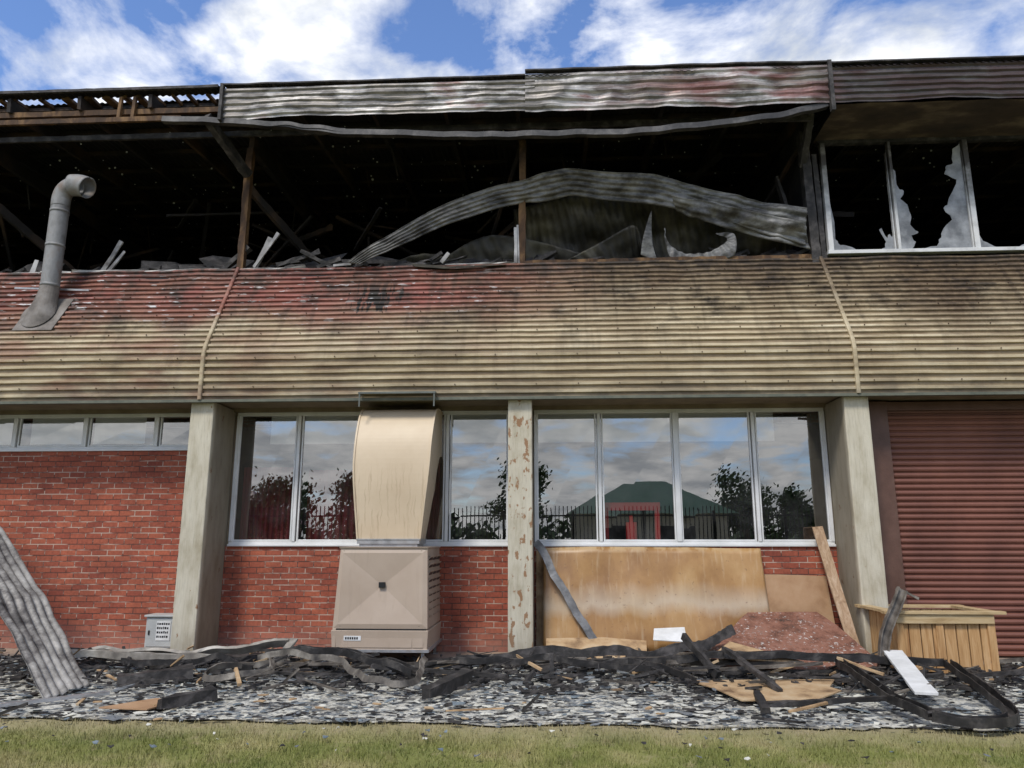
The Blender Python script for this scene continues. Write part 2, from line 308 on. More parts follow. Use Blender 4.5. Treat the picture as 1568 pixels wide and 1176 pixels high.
# ---- windows lower
fr=MB(); gl=MB()
def window(xs,z0,z1,y,thick=()):
    fr.box(xs[0],xs[-1],y-.03,y+.05,z0,z0+.06); fr.box(xs[0],xs[-1],y-.028,y+.05,z1-.055,z1)
    fr.box(xs[0]-.0,xs[-1]+.0,y-.075,y-.031,z0-.012,z0+.022)
    for i,x in enumerate(xs):
        ww=.05 if i not in thick else .075
        a=x if i==0 else x-ww/2; c=x+ww if i==0 else (x if i==len(xs)-1 else x+ww/2)
        if i==len(xs)-1:a=x-ww
        fr.box(a,c,y-.042,y+.045,z0+.061,z1-.056)
    for a,c in zip(xs[:-1],xs[1:]):
        for q in (a+.04,c-.065): fr.box(q,q+.025,y-.012,y+.03,z0+.062,z1-.057)
        fr.box(a+.066,c-.066,y-.012,y+.03,z0+.062,z0+.09)
        gl.add([(a+.03,y+.01,z0+.05),(c-.03,y+.012,z0+.05),(c-.03,y+.01,z1-.05),(a+.03,y+.012,z1-.05)],[(0,1,2,3)])
window([-4.98,-3.97,-2.79,-1.61,-.63],1.53,3.6,.8,(2,))
window([-.265,.735,1.905,3.085,4.17],1.53,3.6,.8,(2,))
window([-9.78,-8.62,-7.45,-6.28,-5.38],3.01,3.6,.8)
window([-14.6,-13.4,-12.2,-11.0,-10.17],3.01,3.6,.8)
fr.obj('ground_floor_window_frames',ALU,bld,bevel=.004); gl.obj('ground_floor_glass',GLASS,bld)
b=MB()
b.box(-5.02,-4.985,.79,.9,1.53,3.6); b.box(4.172,4.184,.79,.9,1.53,3.6)
b.box(XL,XR,.72,.95,3.602,3.7)
b.box(XL,XR,-.03,.98,3.66,3.75)
b.obj('soffit',simple('soffit_paint',(.16,.12,.08),(.26,.21,.14),3,.8),bld)
b=MB()
b.box(XL,XR,6,6.1,0,3.7); b.box(XL,XR,.99,6,3.35,3.4) ; b.box(XL,XR,.99,6,.0,.05)
for i in range(14):
    x=R(-9,4); w=R(.4,1.2); b.box(x,x+w,R(2.5,4.5),5.5,.05,R(1.0,2.3))
b.obj('ground_floor_interior',ROOMW,bld)
b=MB()
for x0,x1 in ((-4.45,-4.0),(-3.9,-2.85),(-1.55,-.68),(-.2,.68),(.78,1.84),(1.96,3.03),(3.13,3.42),(-9.5,-8.7),(-8.4,-7.5),(-7.35,-6.5)):
    zb=3.10 if x0>-5 else 3.12
    b.ruled([(x0,.835,3.57),(x1,.835,3.57)],[(x0,.837,zb),(x1,.837,zb)],6,4)
b.obj('roller_blinds',BLIND,bld)
b=MB()
for x0,x1,zt in ((-4.9,-4.1,2.75),(-3.85,-2.85,2.7),(-2.4,-1.75,3.0)):
    b.ruled([(x0,.98,zt),(x1,.98,zt)],[(x0,.98,1.2),(x1,.98,1.2)],60,3,.035,9,True)
b.obj('maroon_curtains',MAROON,bld,smooth=True)
b=MB()
b.box(.80,.87,1.0,1.08,.05,2.16);b.box(1.58,1.65,1.0,1.08,.05,2.16);b.box(.79,1.66,.99,1.09,2.06,2.18)
b.tube([(1.22,1.05,1.4),(1.22,1.05,1.88)],.085,3);b.tube([(1.22,1.05,1.88),(1.22,1.05,1.98)],.03,3)
b.obj('red_reflection_frame',REDP,None)  # red frame added indoors to imitate a bus shelter reflected in the glass
# ---- roller door
b=MB(); z=0.02; prof=[]
pitch=.086
while z<3.62:
    prof+= [(.60,z),(.572,z+.012),(.565,z+.035),(.572,z+.058),(.605,z+.07)]; z+=pitch
for x0,x1 in ((4.98,8.72),(9.8,13.5)):
    V=[(x,y,zz) for (y,zz) in prof for x in (x0,x1)]
    b.add(V,[(2*i,2*i+1,2*i+3,2*i+2) for i in range(len(prof)-1)])
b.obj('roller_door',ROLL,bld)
b=MB()
for x in (4.78,8.92,9.6): b.box(x-.2,x+.2,.45,.62,0,3.63)
b.box(4.99,8.71,.5,.75,3.5,3.63); b.obj('roller_door_frame',BROWNF,bld,bevel=.006)
b=MB(); b.box(13.9,18.5,.76,.98,0,3.6); b.box(4.55,13.9,.66,.98,0,3.64); b.obj('wall_panel',BROWNF,bld)
# ---- corrugated cladding
P0,P1,P2=Vector((-.08,3.65)),Vector((-.08,4.40)),Vector((.88,6.05))
L1=(P1-P0).length;L2=(P2-P1).length
def path(s):
    def raw(s):
        return P0.lerp(P1,s/L1) if s<L1 else P1.lerp(P2,min((s-L1)/L2,1.02))
    if s<.12 or s>L1+L2-.12: return raw(s)
    return (raw(s-.1)+raw(s)+raw(s+.1))/3
b=MB(); tot=L1+L2; pitch=.111
nx=420; xs=[XL+ (XR-XL)*i/nx for i in range(nx+1)]
V=[];F=[];GV=[]
us=[0,.42,.54,.88]
ss=[];k=0
while True:
    done=False
    for u in us:
        s_=(k+u)*pitch
        if s_>tot: done=True;break
        ss.append((s_,1. if u in(.54,.88) else 0.))
    if done:break
    k+=1
ns=len(ss)
FR=[]
for (s_,rib) in ss:
    p=path(s_); d=(path(min(s_+.02,tot))-path(max(s_-.02,0))).normalized(); nrm=Vector((-d.y,d.x))
    if nrm.x>0:nrm=-nrm
    FR.append((p,nrm))
for xi,xx in enumerate(xs):
    for (s_,rib),(p,nrm) in zip(ss,FR):
        hf=max(0,(s_-1.2)/1.5)
        off=rib*.03+.016*hf*mn.noise(Vector((xx*1.3,s_*2,0)))+.016*hf*mn.noise(Vector((xx*.5,s_,3)))+.005*mn.noise(Vector((xx*2.5,s_*6,3)))
        sag=.010*mn.noise(Vector((xx*.35,0,5)))+.009*hf*mn.noise(Vector((xx*2.1,s_*.5,9)))+.003*mn.noise(Vector((xx*3,s_*3,1)))
        V.append((xx,p.x+nrm.x*off,p.y+nrm.y*off+sag)); GV.append(1-rib)
    if xi:
        for j in range(ns-1): F.append(((xi-1)*ns+j,xi*ns+j,xi*ns+j+1,(xi-1)*ns+j+1))
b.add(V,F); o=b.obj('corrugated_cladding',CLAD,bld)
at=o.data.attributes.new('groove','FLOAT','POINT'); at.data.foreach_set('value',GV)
b=MB()
for g in GRID:
    if abs(g+.45)<.1: continue
    x=g; w=.055; e=.05; V=[];F=[]; K=40
    for i in range(K+1):
        s_=i*tot/K; p=path(s_); d=(path(min(s_+.12,tot))-path(max(s_-.12,0))).normalized(); n2=Vector((-d.y,d.x)); n2=-n2 if n2.x>0 else n2
        for dx,ee in ((-w/2,-.01),(-w/2,e),(-w*.25,e+.008),(w*.25,e+.008),(w/2,e),(w/2,-.01)): V.append((x+dx,p.x+n2.x*ee,p.y+n2.y*ee))
        if i: 
            for k in range(5): F.append((6*(i-1)+k,6*(i-1)+k+1,6*i+k+1,6*i+k))
    b.add(V,F)
b.obj('cladding_straps',STRAP,bld)
b=MB()
x=XL+.4
while x<XR:
    for s_ in (.16,.6,1.04,1.49,1.93,2.37):
        s2=(int(s_/pitch)+.7)*pitch; p=path(s2); d=(path(s2+.02)-path(s2-.02)).normalized(); n2=Vector((-d.y,d.x)); n2=-n2 if n2.x>0 else n2
        c0=Vector((x+R(-.01,.01),p.x+n2.x*.036,p.y+n2.y*.036)); b.beam(c0,c0+Vector((0,n2.x,n2.y))*.012,.014,.014)
    x+=.6
b.obj('cladding_screws',simple('rusty_screws',(.06,.035,.02),(.12,.07,.04),9,.7),bld)
b=MB(); b.box(XL,XR,-.115,-.03,3.612,3.652); b.obj('cladding_drip_edge',simple('dark_flashing',(.07,.08,.06),(.15,.15,.11),4,.6),bld)
b=MB(); b.plate([(XL,0,3.76),(XL,.9,3.76),(XL,.98,5.9),(XL,.8,5.9),(XL,0,4.4)],(1,0,0),XR-XL); b.box(XL,XR,.9,10,5.80,5.88)
b.obj('upper_floor_slab',CHARB,bld)
b=MB()
x=XL
while x<-.5:
    l=R(.3,1.3); x1=min(x+l,-.5)
    if random.random()<.75: b.beam((x,.9,6.06+R(-.02,.015)),(x1-.02,.9,6.06+R(-.03,.02)),.1,R(.02,.045),jag=.2)
    x=x1
b.obj('burnt_sill_remnants',ALUB,bld)
b=MB(); b.beam((-.4,.92,6.08),(4.3,.92,6.09),.12,.07,jag=.15); b.beam((XL,1.04,6.02),(-.5,1.04,6.02),.12,.1,jag=.15); b.obj('burnt_sill_timber',SCORT,bld)
# ---- upper interior shell
b=MB()
b.box(XL,XR,9.5,9.6,5.8,9.7); b.box(XL-.1,XL,0,9.5,3.6,9.6); b.box(XR,XR+.1,0,9.5,3.6,9.6)
b.box(4.3,4.36,1.1,9.5,5.88,8.9)
for i in range(34):
    x=R(-13,9); y=R(3,8.5); 
    if abs(x-4.33)<1: continue
    b.beam((x,y,5.88),(x+R(-.3,.3),y+R(-.2,.2),R(6.4,7.3)),R(.4,1.3),R(.2,.5),up=(0,1,0),jag=.25)
b.obj('upper_interior_walls',CHARB,bld)
b=MB(); b.box(XL-.2,XR+.2,9.62,9.9,0,9.6); b.box(XL-.2,XL-.11,0,9.6,0,9.6); b.box(XR+.11,XR+.2,0,9.6,0,9.6); b.obj('outer_rear_walls',BRICK,bld)
b=MB()
def roofz(y): return 8.80+.08*y
def sheet(x0,x1,y0,y1,dz=0):
    b.ruled([(x0,y0,roofz(y0)+dz),(x1,y0,roofz(y0)+dz)],[(x0,y1,roofz(y1)+dz),(x1,y1,roofz(y1)+dz)],max(4,int((x1-x0)/.02)),3,.012,int((x1-x0)/.11),True)
sheet(XL,-5.2,-.2,.04,-.02); sheet(XL,-5.2,.23,9.7,.0); sheet(-5.2,XR,-.2,9.7)
b.obj('roof_sheeting',ROOFU,bld)
b=MB()
x=XL+.3
while x<XR:
    b.beam((x,-.12 if x<-5.2 or x>4.3 else R(-.1,.5),8.60),(x,9.4,9.36),.06,.22,jag=.06); x+=1.19
y=.32
while y<9: b.beam((XL,y,roofz(y)-.06),(XR,y,roofz(y)-.06),.07,.06,jag=.08); y+=.85
for i in range(60):
    x=R(-12,4); y=R(2.5,7.5); z=R(7.0,8.5); b.beam((x,y,z),(x+R(-1.8,1.8),y+R(-1.5,1.5),z+R(-.9,.5)),R(.03,.07),R(.03,.12),jag=.2)
for i in range(26):
    x=R(-12,4); y=R(1.5,7); z=roofz(y)-.1; b.beam((x,y,z),(x+R(-.2,.2),y+R(-.2,.2),z-R(.3,1.2)),R(.01,.04),R(.01,.04),jag=.3)
for g in GRID[2:7]:
    b.beam((g,1,8.45),(g,9.3,8.5),.09,.25,jag=.05)
    b.beam((g,.98,7.6),(g+1.35,3.2,6.1),.08,.14,jag=.1)
    b.beam((g,.98,8.3),(g-.9,3.2,6.8),.05,.07,jag=.1)
b.obj('roof_framing',RAFT,bld)
b=MB()
b.beam((XL,-.12,8.28),(-5.9,-.12,8.27),.05,.08,jag=.08); b.beam((XL,-.02,8.46),(-5.25,-.02,8.46),.06,.09,jag=.08)
x=-20.
while x<-5.3: 
    b.beam((x,-.02,8.76),(x+R(-.03,.03),.32,8.78),R(.04,.14),.05)
    if random.random()<.25: b.beam((x,-.1,8.3),(x,-.08,8.7),.05,.05)
    x+=R(.2,.45)
for g in (-19.6,-14.8,-9.98,-5.2,-.45): b.beam((g,.95,5.95),(g+.02,.95,8.3),.12,.11,jag=.12)
b.obj('scorched_posts_and_eave_timber',SCORT,bld)
b=MB()
b.beam((XL,.3,8.22),(4.2,.3,8.2),.05,.09,jag=.1)
b.beam((-5.5,-.1,8.3),(-5.15,.85,7.75),.12,.14,jag=.1)
b.beam((4.3,.93,5.95),(4.26,.93,8.3),.17,.14,jag=.07);b.beam((4.45,.95,5.98),(4.42,.93,7.9),.07,.08,jag=.1);b.beam((4.2,.3,8.3),(4.22,.93,7.7),.1,.12,jag=.1)
b.beam((4.1,1.2,6.6),(3.9,1.3,7.7),.12,.05,jag=.2)
b.obj('charred_corner_post',CHAR,bld)
# ---- fascia
def fascia(name,x0,x1,z0,z1,ytop,amp,ribs,seed,bow=0.,mat=FASC):
    b=MB(); n=int((x1-x0)/.06)
    nv=ribs*4+1; V=[];F=[]
    for i in range(n+1):
        x=x0+(x1-x0)*i/n; u=i/n
        zt=z1+.008*mn.noise(Vector((x*.8,seed,0)))+bow*math.sin(math.pi*u)
        zb=z0+.04*mn.noise(Vector((x*.9,seed,4)))+.02*mn.noise(Vector((x*3,seed,7)))
        for j in range(nv):
            v=j/(nv-1); rib=(0,.0,1,1)[j%4]
            wob=amp*(mn.noise(Vector((x*1.2,v*1.5,seed)))+.5*mn.noise(Vector((x*3.5,v*3,seed))))*math.sin(math.pi*min(1,max(0,.15+v*.8)))
            V.append((x,ytop-rib*.026+wob,zb+(zt-zb)*v))
        if i:
            for j in range(nv-1): F.append(((i-1)*nv+j,i*nv+j,i*nv+j+1,(i-1)*nv+j+1))
    b.add(V,F); return b.obj(name,mat,bld)
fascia('roof_fascia_a',-5.22,-.2,8.22,8.76,-.15,.05,5,1)
fascia('roof_fascia_b',-.35,4.32,8.18,8.83,-.17,.08,5,2,.02)
fascia('roof_fascia_c',4.38,XR,8.2,8.82,-.15,.02,6,3)
b=MB()
b.beam((-5.22,-.2,8.16),(-5.22,-.2,8.8),.08,.05);b.beam((4.35,-.2,8.02),(4.35,-.2,8.87),.085,.06)
b.beam((XL,-.18,8.78),(-5.3,-.18,8.78),.05,.045,jag=.1)
cp=[(-.05,-.012),(.05,-.012),(.05,.012),(-.05,.012)]
b.sweep([(-5.2,-.16,8.80),(-3,-.16,8.795),(-.35,-.16,8.80)],cp,60,jit=.01)
b.sweep([(-.35,-.18,8.87),(2,-.18,8.875),(4.32,-.18,8.86)],cp,60,jit=.01)
b.sweep([(4.32,-.16,8.85),(10,-.16,8.85),(XR,-.16,8.85)],cp,60,jit=.01)
b.obj('fascia_trims',CHAR,bld)
b=MB()
gp=[(-.05,-.045),(.05,-.045),(.05,.045),(.035,.045),(.035,-.03),(-.035,-.03),(-.035,.045),(-.05,.045)]
b.sweep([(-6.2,-.12,8.25),(-4.8,-.1,8.16),(-3.2,-.1,7.95),(-1.6,-.1,7.84),(0,-.1,7.81),(1.8,-.1,7.85),(3.4,-.1,8.0),(4.3,-.1,8.18)],gp,90,jit=.03)
b.sweep([(-5.2,-.14,8.17),(-4.2,-.14,8.08),(-3.2,-.12,7.98)],[(-.03,-.03),(.03,-.03),(.03,.03),(-.03,.03)],30,jit=.04)
b.obj('sagging_gutter',simple('sooty_gutter',(.015,.015,.015),(.05,.047,.045),3,.5,.2,.2,30,(1,1,1),(.15,.14,.13)),bld)
b=MB(); b.ruled([(4.45,-.1,8.19),(XR,-.1,8.19)],[(4.45,1.0,8.16),(XR,1.0,8.16)],60,8,wob=.02); b.obj('eave_soffit',SOFF,bld)
b=MB(); b.box(4.5,XR,.92,1.02,8.10,8.2); b.obj('upper_window_head',CHAR,bld)
# ---- upper right windows
b=MB()
ux=[4.56,5.64,6.86,7.95,9.1]
while ux[-1]<XR-1: ux.append(ux[-1]+1.15)
b.box(4.5,XR,.86,1.0,6.13,6.19); 
for i,x in enumerate(ux):
    w=.045 if i%2 else .08
    b.box(x-w/2,x+w/2,.88,.98,6.191,8.09)
for x in ux[1:-1]: b.box(x-.065,x-.05,.9,.96,6.192,7.9)
UF=Mt('sooted_white_frames',rough=.5); x=UF.xyz(); UF.col(UF.mix(UF.math('ADD',UF.rng(x[2],6.7,7.7),UF.math('MULTIPLY',UF.math('SUBTRACT',UF.noise(4,6),.5),1.6),True),(.62,.62,.61),(.05,.045,.04))); UF=UF.m
b.obj('upper_window_frames',UF,bld,bevel=.004)
b=MB()
def jag(pts):
    out=[]
    for i in range(len(pts)):
        a=pts[i]; c=pts[(i+1)%len(pts)]; out.append(a); L_=math.hypot(c[0]-a[0],c[1]-a[1])
        edge=any(abs(a[0]-q)<.08 and abs(c[0]-q)<.08 for q in (4.61,5.64,5.62,6.81,6.92)) or (a[1]<6.21 and c[1]<6.21)
        if not edge and L_>.08:
            for t in (.33,.66): out.append((a[0]+(c[0]-a[0])*t+R(-.018,.018),a[1]+(c[1]-a[1])*t+R(-.018,.018)))
    return out
def shard(pts): b.plate([(x,.93,z) for x,z in jag(pts)],(0,1,0),.006)
shard([(5.60,6.2),(5.60,6.50),(5.55,6.42),(5.52,6.47),(5.48,6.40),(5.40,6.58),(5.36,6.55),(5.45,6.34),(5.43,6.26),(5.36,6.2)])
shard([(5.67,6.2),(5.67,7.72),(5.72,7.5),(5.74,7.28),(5.82,7.22),(5.75,7.08),(5.85,6.98),(5.89,6.8),(5.86,6.63),(5.98,6.5),(5.86,6.44),(5.92,6.33),(5.84,6.2)])
shard([(5.98,6.2),(6.24,6.25),(6.33,6.40),(6.38,6.55),(6.53,6.70),(6.42,6.90),(6.5,7.0),(6.60,7.2),(6.68,7.4),(6.50,7.5),(6.53,7.62),(6.66,7.7),(6.68,7.95),(6.805,8.05),(6.805,6.2)])
shard([(6.92,6.2),(6.92,6.44),(6.97,6.32),(7.05,6.28),(7.2,6.2)]); shard([(4.61,6.2),(4.61,7.1),(4.66,6.7),(4.65,6.4),(4.72,6.3),(4.9,6.26),(5.0,6.2)])
shard([(7.88,6.2),(7.88,6.9),(7.8,6.7),(7.7,6.3),(7.5,6.2)])
b.obj('broken_glass_shards',SHARD,bld)
# ---- fallen roof strip (arched) and interior sheets
b=MB()
top=[(-3.35,.75,6.12),(-2.37,.72,6.72),(-1.9,.71,6.98),(-1.51,.7,7.15),(-.9,.69,7.35),(-.43,.68,7.45),(-.1,.66,7.56),(.33,.66,7.63),(.9,.67,7.56),(1.72,.68,7.49),(2.4,.69,7.29),(2.97,.7,7.14),(3.5,.7,6.97),(4.165,.75,6.86)]
bot=[(-3.12,.76,6.05),(-2.2,.82,6.52),(-1.72,.84,6.75),(-1.35,.86,6.88),(-.8,.88,7.06),(-.38,.90,7.14),(0,.92,7.18),(.36,.92,7.26),(.95,.90,7.16),(1.72,.86,7.04),(2.4,.84,6.86),(2.97,.8,6.68),(3.5,.78,6.45),(4.12,.74,6.26)]
b.ruled(top,bot,260,45,.012,5,False,.10,.7)
b.ruled([(2.0,.66,7.12),(3.2,.66,6.82),(4.1,.68,6.58)],[(2.1,.84,6.90),(3.2,.84,6.48),(4.2,.78,6.18)],90,16,.01,3,False,.14,.8)
b.obj('buckled_roof_strip',GREYS,bld,smooth=True,solid=.006)
b=MB()
b.ruled([(-.6,1.15,7.15),(.6,1.1,7.35),(2.2,1.1,7.15),(4.1,1.1,6.75)],[(-.5,1.7,6.05),(1.0,1.9,6.1),(2.5,1.8,6.1),(4.1,1.7,6.0)],200,24,.02,34,True,.16)
b.ruled([(-1.9,1.4,6.35),(-.9,1.3,6.75),(.9,1.2,6.25)],[(-1.9,1.7,6.0),(-.6,1.5,6.1),(.8,1.4,6.0)],80,14,.018,14,True,.12)
b.ruled([(.3,1.1,6.2),(.9,1.05,6.5),(1.4,1.0,6.75),(1.6,1.1,6.45)],[(.7,1.2,6.02),(1.1,1.2,6.1),(1.5,1.3,6.2),(1.9,1.2,6.05)],80,14,.018,10,True,.12)
b.ruled([(-3.0,1.3,6.15),(-2.2,1.3,6.45),(-1.5,1.4,6.3)],[(-3.0,1.6,6.0),(-2.2,1.6,6.1),(-1.2,1.6,6.0)],60,10,.015,8,True,.12)
b.obj('collapsed_roof_sheets',DULLS,bld,smooth=True,solid=.004)
b=MB()
b.ruled([(1.50,.95,6.2),(1.55,.93,6.5),(1.68,.9,6.92)],[(1.78,.95,6.08),(1.70,.93,6.4),(1.70,.9,6.94)],24,8,wob=.08)
b.ruled([(1.90,.95,6.65),(2.0,.9,6.32),(2.3,.95,6.22),(2.6,.9,6.22),(2.85,.88,6.34),(2.9,.9,6.45),(2.75,.9,6.50)],[(1.92,.95,6.67),(1.98,.9,6.12),(2.3,.86,6.07),(2.65,.85,6.07),(2.99,.85,6.12),(3.02,.86,6.5),(2.72,.9,6.53)],90,10,.01,14,True,wob=.08)
b.obj('curled_sheet_remnants',GREYS,bld,smooth=True,solid=.004)
b=MB(); 
for a,c,w in (((-7.6,.95,6.08),(-7.3,.92,6.62),.07),((-7.5,.95,6.08),(-7.25,.95,6.45),.05),((-4.95,.9,6.1),(-4.55,.85,6.68),.05),((-4.95,.95,6.1),(-4.7,.9,6.62),.08),((-8.8,.9,6.05),(-8.75,.9,6.3),.08),((-1.78,.85,6.1),(-1.65,.82,6.25),.06),((-.55,.88,6.06),(-.55,.88,6.7),.05),((-.5,.9,6.06),(-.52,.9,6.75),.03),((-3.6,.9,6.1),(-3.3,.9,6.12),.04)):
    b.beam(a,c,w,.03,up=(0,1,0),jag=.15)
b.obj('sill_debris_frames',ALUB,bld)
b=MB()
for i in range(110):
    x=R(-12,4.1); l=R(.1,.7); an=R(-.25,.7); b.beam((x,R(.95,1.3),6.05+R(0,.12)),(x+l*math.cos(an),R(.95,1.4),6.08+l*abs(math.sin(an))*.8),R(.03,.12),R(.02,.09),jag=.35)
for a,c in (((-4.6,1,6.15),(-3.9,1.1,6.42)),((-4.2,1,6.4),(-3.6,1,6.08)),((-3.9,1,6.1),(-3.5,1.0,6.25)),((-5.5,1,6.1),(-5.1,1,6.5)),((-3.7,1,6.2),(-2.6,1.2,6.25))): b.beam(a,c,.1,.07,jag=.25)
for x,h_ in ((-11.2,.3),(-10.4,.4),(-9.0,.35),(-6.8,.35),(-6.1,.25),(-5.6,.35),(-4.0,.3),(-2.9,.25),(-1.2,.3),(.2,.22),(3.2,.25),(3.8,.35)): b.beam((x,1.3,5.95),(x+R(-.1,.1),1.5,6.05+h_),R(.5,.9),.3,up=(0,1,0),jag=.45)
b.obj('sill_debris_charred',CHAR,bld)
b=MB()
b.ruled([(-2.3,.88,6.10),(-1.5,.8,6.02),(-.7,.86,6.04)],[(-2.2,.78,6.0),(-1.5,.7,5.95),(-.72,.78,6.0)],40,4,wob=.03)
b.obj('peeled_flashing',DULLS,bld,solid=.004)
b=MB()
for i in range(900):
    if random.random()<.5: p=Vector((R(-14,9),9.45,R(6,9)))
    else:
        y=R(1,8); p=Vector((R(-12,9),y,roofz(y)-.16))
    r_=R(.006,.028)*R(.5,1); b.plate([p+Vector((r_*math.cos(k*1.25+i),-.0,r_*math.sin(k*1.25+i))) for k in range(5)],(0,-1,0),.01)
b.obj('pale_specks',simple('pale_speck',(.5,.53,.6),(.75,.75,.78),5,.9),bld)  # pale specks added to imitate pinpoints of light in the dark interior
# ---- vent pipe
v=empty('vent_pipe')
ZN=simple('old_zinc',(.10,.095,.09),(.25,.25,.245),3,.65,.15,.1,30,(1,1,.6),(.17,.11,.07))
b=MB()
cir=lambda r:[(r*math.cos(k*math.tau/20),r*math.sin(k*math.tau/20)) for k in range(20)]
b.tube([(-8.07,.36,5.1),(-8.07,.36,6.3),(-8.07,.36,7.16)],.135,20,20)
for z in (5.62,6.3,6.9): b.tube([(-8.07,.36,z),(-8.07,.36,z+.04)],.143,2,20)
b.sweep([(-8.07,.36,7.0),(-8.07,.36,7.16),(-8.02,.35,7.29),(-7.90,.33,7.36),(-7.78,.32,7.37)],cir(.137),24,up=(0,1,0),closed=False)
b.sweep([(-7.88,.32,7.37),(-7.74,.31,7.36),(-7.60,.30,7.31)],cir(.175),8,up=(0,1,0),closed=False)
b.obj('pipe_and_cowl',ZN,v,smooth=True,solid=.008)
b=MB(); n=24;V=[];F=[]
def slz(y): return 4.40+(y+.08)/.582
for i in range(5):
    f=i/4
    for k in range(n):
        a=k*math.tau/n; r_=.140+.13*f*f
        X=-8.07-.07*f*f+r_*math.cos(a); Yc=.36+r_*math.sin(a)
        zt=5.62; Ys=.36+.16*math.sin(a)-.03*f; zs=slz(Ys)+.05
        V.append((X,(Yc*(1-f)+(Ys-.05)*f),zt*(1-f)+zs*f))
    if i:
        for k in range(n): F.append(((i-1)*n+k,(i-1)*n+(k+1)%n,i*n+(k+1)%n,i*n+k))
b.add(V,F)
b.plate([(-8.42,-.08+.582*.42-.04,4.82),(-7.78,-.08+.582*.42-.04,4.82),(-7.72,-.08+.582*1.05-.04,5.45),(-8.38,-.08+.582*1.05-.04,5.45)],(0,-1,.58),.012)
b.obj('flashing_boot',simple('boot_grey',(.08,.07,.06),(.18,.16,.14),4,.7,.1,.3,20,(1,1,1),(.27,.25,.23)),v,smooth=False)
b=MB(); b.beam((-8.8,.55,5.68),(-7.5,.5,5.6),.02,.03,jag=.1); b.obj('stay_strap',GALV,v)
# ---- evaporative cooler
e=empty('evaporative_cooler')
b=MB()
x0,x1,y0,y1=-2.93,-1.66,-.5,.66
def ring(x0,x1,y0,y1,z): return [(x0,y0,z),(x1,y0,z),(x1,y1,z),(x0,y1,z)]
b.add(ring(x0+.05,x1-.03,y0+.05,y1,1.50)+ring(x0,x1,y0,y1,.46),[(0,3,2,1)][::-1]+[(0,1,2,3),(4,0,3,7),(1,5,6,2),(2,6,7,3),(7,6,5,4)])
fx0,fx1,fz0,fz1=x0+.07,x1-.07,.52,1.44
def fy(z): return y0+.05*(z-.46)/1.04
c=((fx0+fx1)/2,fy(1)+.045,(fz0+fz1)/2+.03)
b.add([(x0+.0,fy(.46),.46),(x1,fy(.46),.46),(x1-.03,fy(1.5),1.5),(x0+.05,fy(1.5),1.5),(fx0,fy(fz0)-.014,fz0),(fx1,fy(fz0)-.014,fz0),(fx1-.02,fy(fz1)-.014,fz1),(fx0+.02,fy(fz1)-.014,fz1),c],
 [(0,1,5,4),(1,2,6,5),(2,3,7,6),(3,0,4,7),(4,5,8),(5,6,8),(6,7,8),(7,4,8)])
b.add(ring(x0-.015,x1+.015,y0-.02,y1+.01,.44)+ring(x0+.0,x1-.0,y0,y1,.20),[(0,1,2,3),(4,0,3,7),(5,4,7,6)[::-1],(0,4,5,1),(1,5,6,2),(2,6,7,3)])
b.box(x0+.02,x1-.02,y0+.02,y1-.02,.439,.461)
b.box(x0+.0,x0+.05,y0-.014,y0+.1,.2,.46); b.box(x1-.19,x1-.05,y0-.012,y0,.22,.42); b.box(x0+.13,x1-.2,y0-.012,y0,.22,.42)
b.add(ring(x0+.03,x1-.01,y0+.02,y1,1.52)+ring(x0+.04,x1-.02,y0+.035,y1,1.495),[(0,1,2,3),(0,4,5,1),(1,5,6,2),(2,6,7,3),(3,7,4,0)])
b.obj('cooler_body',BEIGE_B,e,bevel=.008)
b=MB()
for i in range(9):
    z=.56+i*.098
    for j in range(3):
        ya=y0+.14+j*.34; b.plate([(x1-.028,ya,z),(x1-.028,ya+.28,z),(x1+.01,ya+.28,z+.05),(x1+.01,ya,z+.05)],(0,0,1),.012)
b.obj('side_louvres',BEIGE_B,e)
b=MB()
for j in range(3):
    for i in range(9):
        ya=y0+.15+j*.34; z=.555+i*.098; b.plate([(x1-.03,ya,z),(x1-.03,ya+.26,z),(x1-.012,ya+.26,z+.045),(x1-.012,ya,z+.045)],(1,0,0),.012)
cx_=(fx0+fx1)/2
b.box(cx_-.04,cx_+.04,y0+.02,y0+.09,.985,1.055); 
for sx in (x0+.09,x1-.12): 
    for zz in (.5,1.46): b.box(sx,sx+.02,fy(zz)-.008,fy(zz),zz-.01,zz+.01)
b.box(x0+.02,x1-.02,y0-.006,y0+.01,.441,.458); b.obj('vent_openings',BLACK,e)
b=MB(); b.box(x0+.16,x0+.39,y0-.018,y0-.013,.31,.37); b.obj('label_plate',WHITE,e)
b=MB(); 
for i in range(6): b.box(x0+.18+i*.03,x0+.20+i*.03,y0-.0205,y0-.0185,.325,.355)
b.obj('label_marks',BLACK,e)
b=MB()
for x in (x0+.04,x1-.08):
    for y in (y0+.03,y1-.1): b.box(x,x+.04,y,y+.04,0,.2); b.box(x-.03,x+.07,y-.03,y+.07,0,.012)
b.box(x0-.03,x1+.03,y0-.03,y0+.01,.165,.2); b.box(x0-.03,x1+.03,y1-.03,y1+.01,.165,.2);b.box(x0-.03,x0+.01,y0+.01,y1-.03,.165,.2);b.box(x1-.01,x1+.03,y0+.01,y1-.03,.165,.2)
b.obj('support_stand',GALV,e)
b=MB()
outer=interp([(0,-.16,1.60),(0,-.2,2.0),(0,-.23,2.4),(0,-.21,2.8),(0,-.13,3.12),(0,.03,3.40),(0,.28,3.54),(0,.83,3.56)],40)
inner=interp([(0,.33,1.60),(0,.36,1.9),(0,.38,2.2),(0,.42,2.45),(0,.48,2.64),(0,.56,2.78),(0,.66,2.86),(0,.83,2.88)],40)
V=[];F=[]
def dw(z): return .435+.10*min(1,max(0,(z-1.6)/1.0))+.02*max(0,z-2.6)
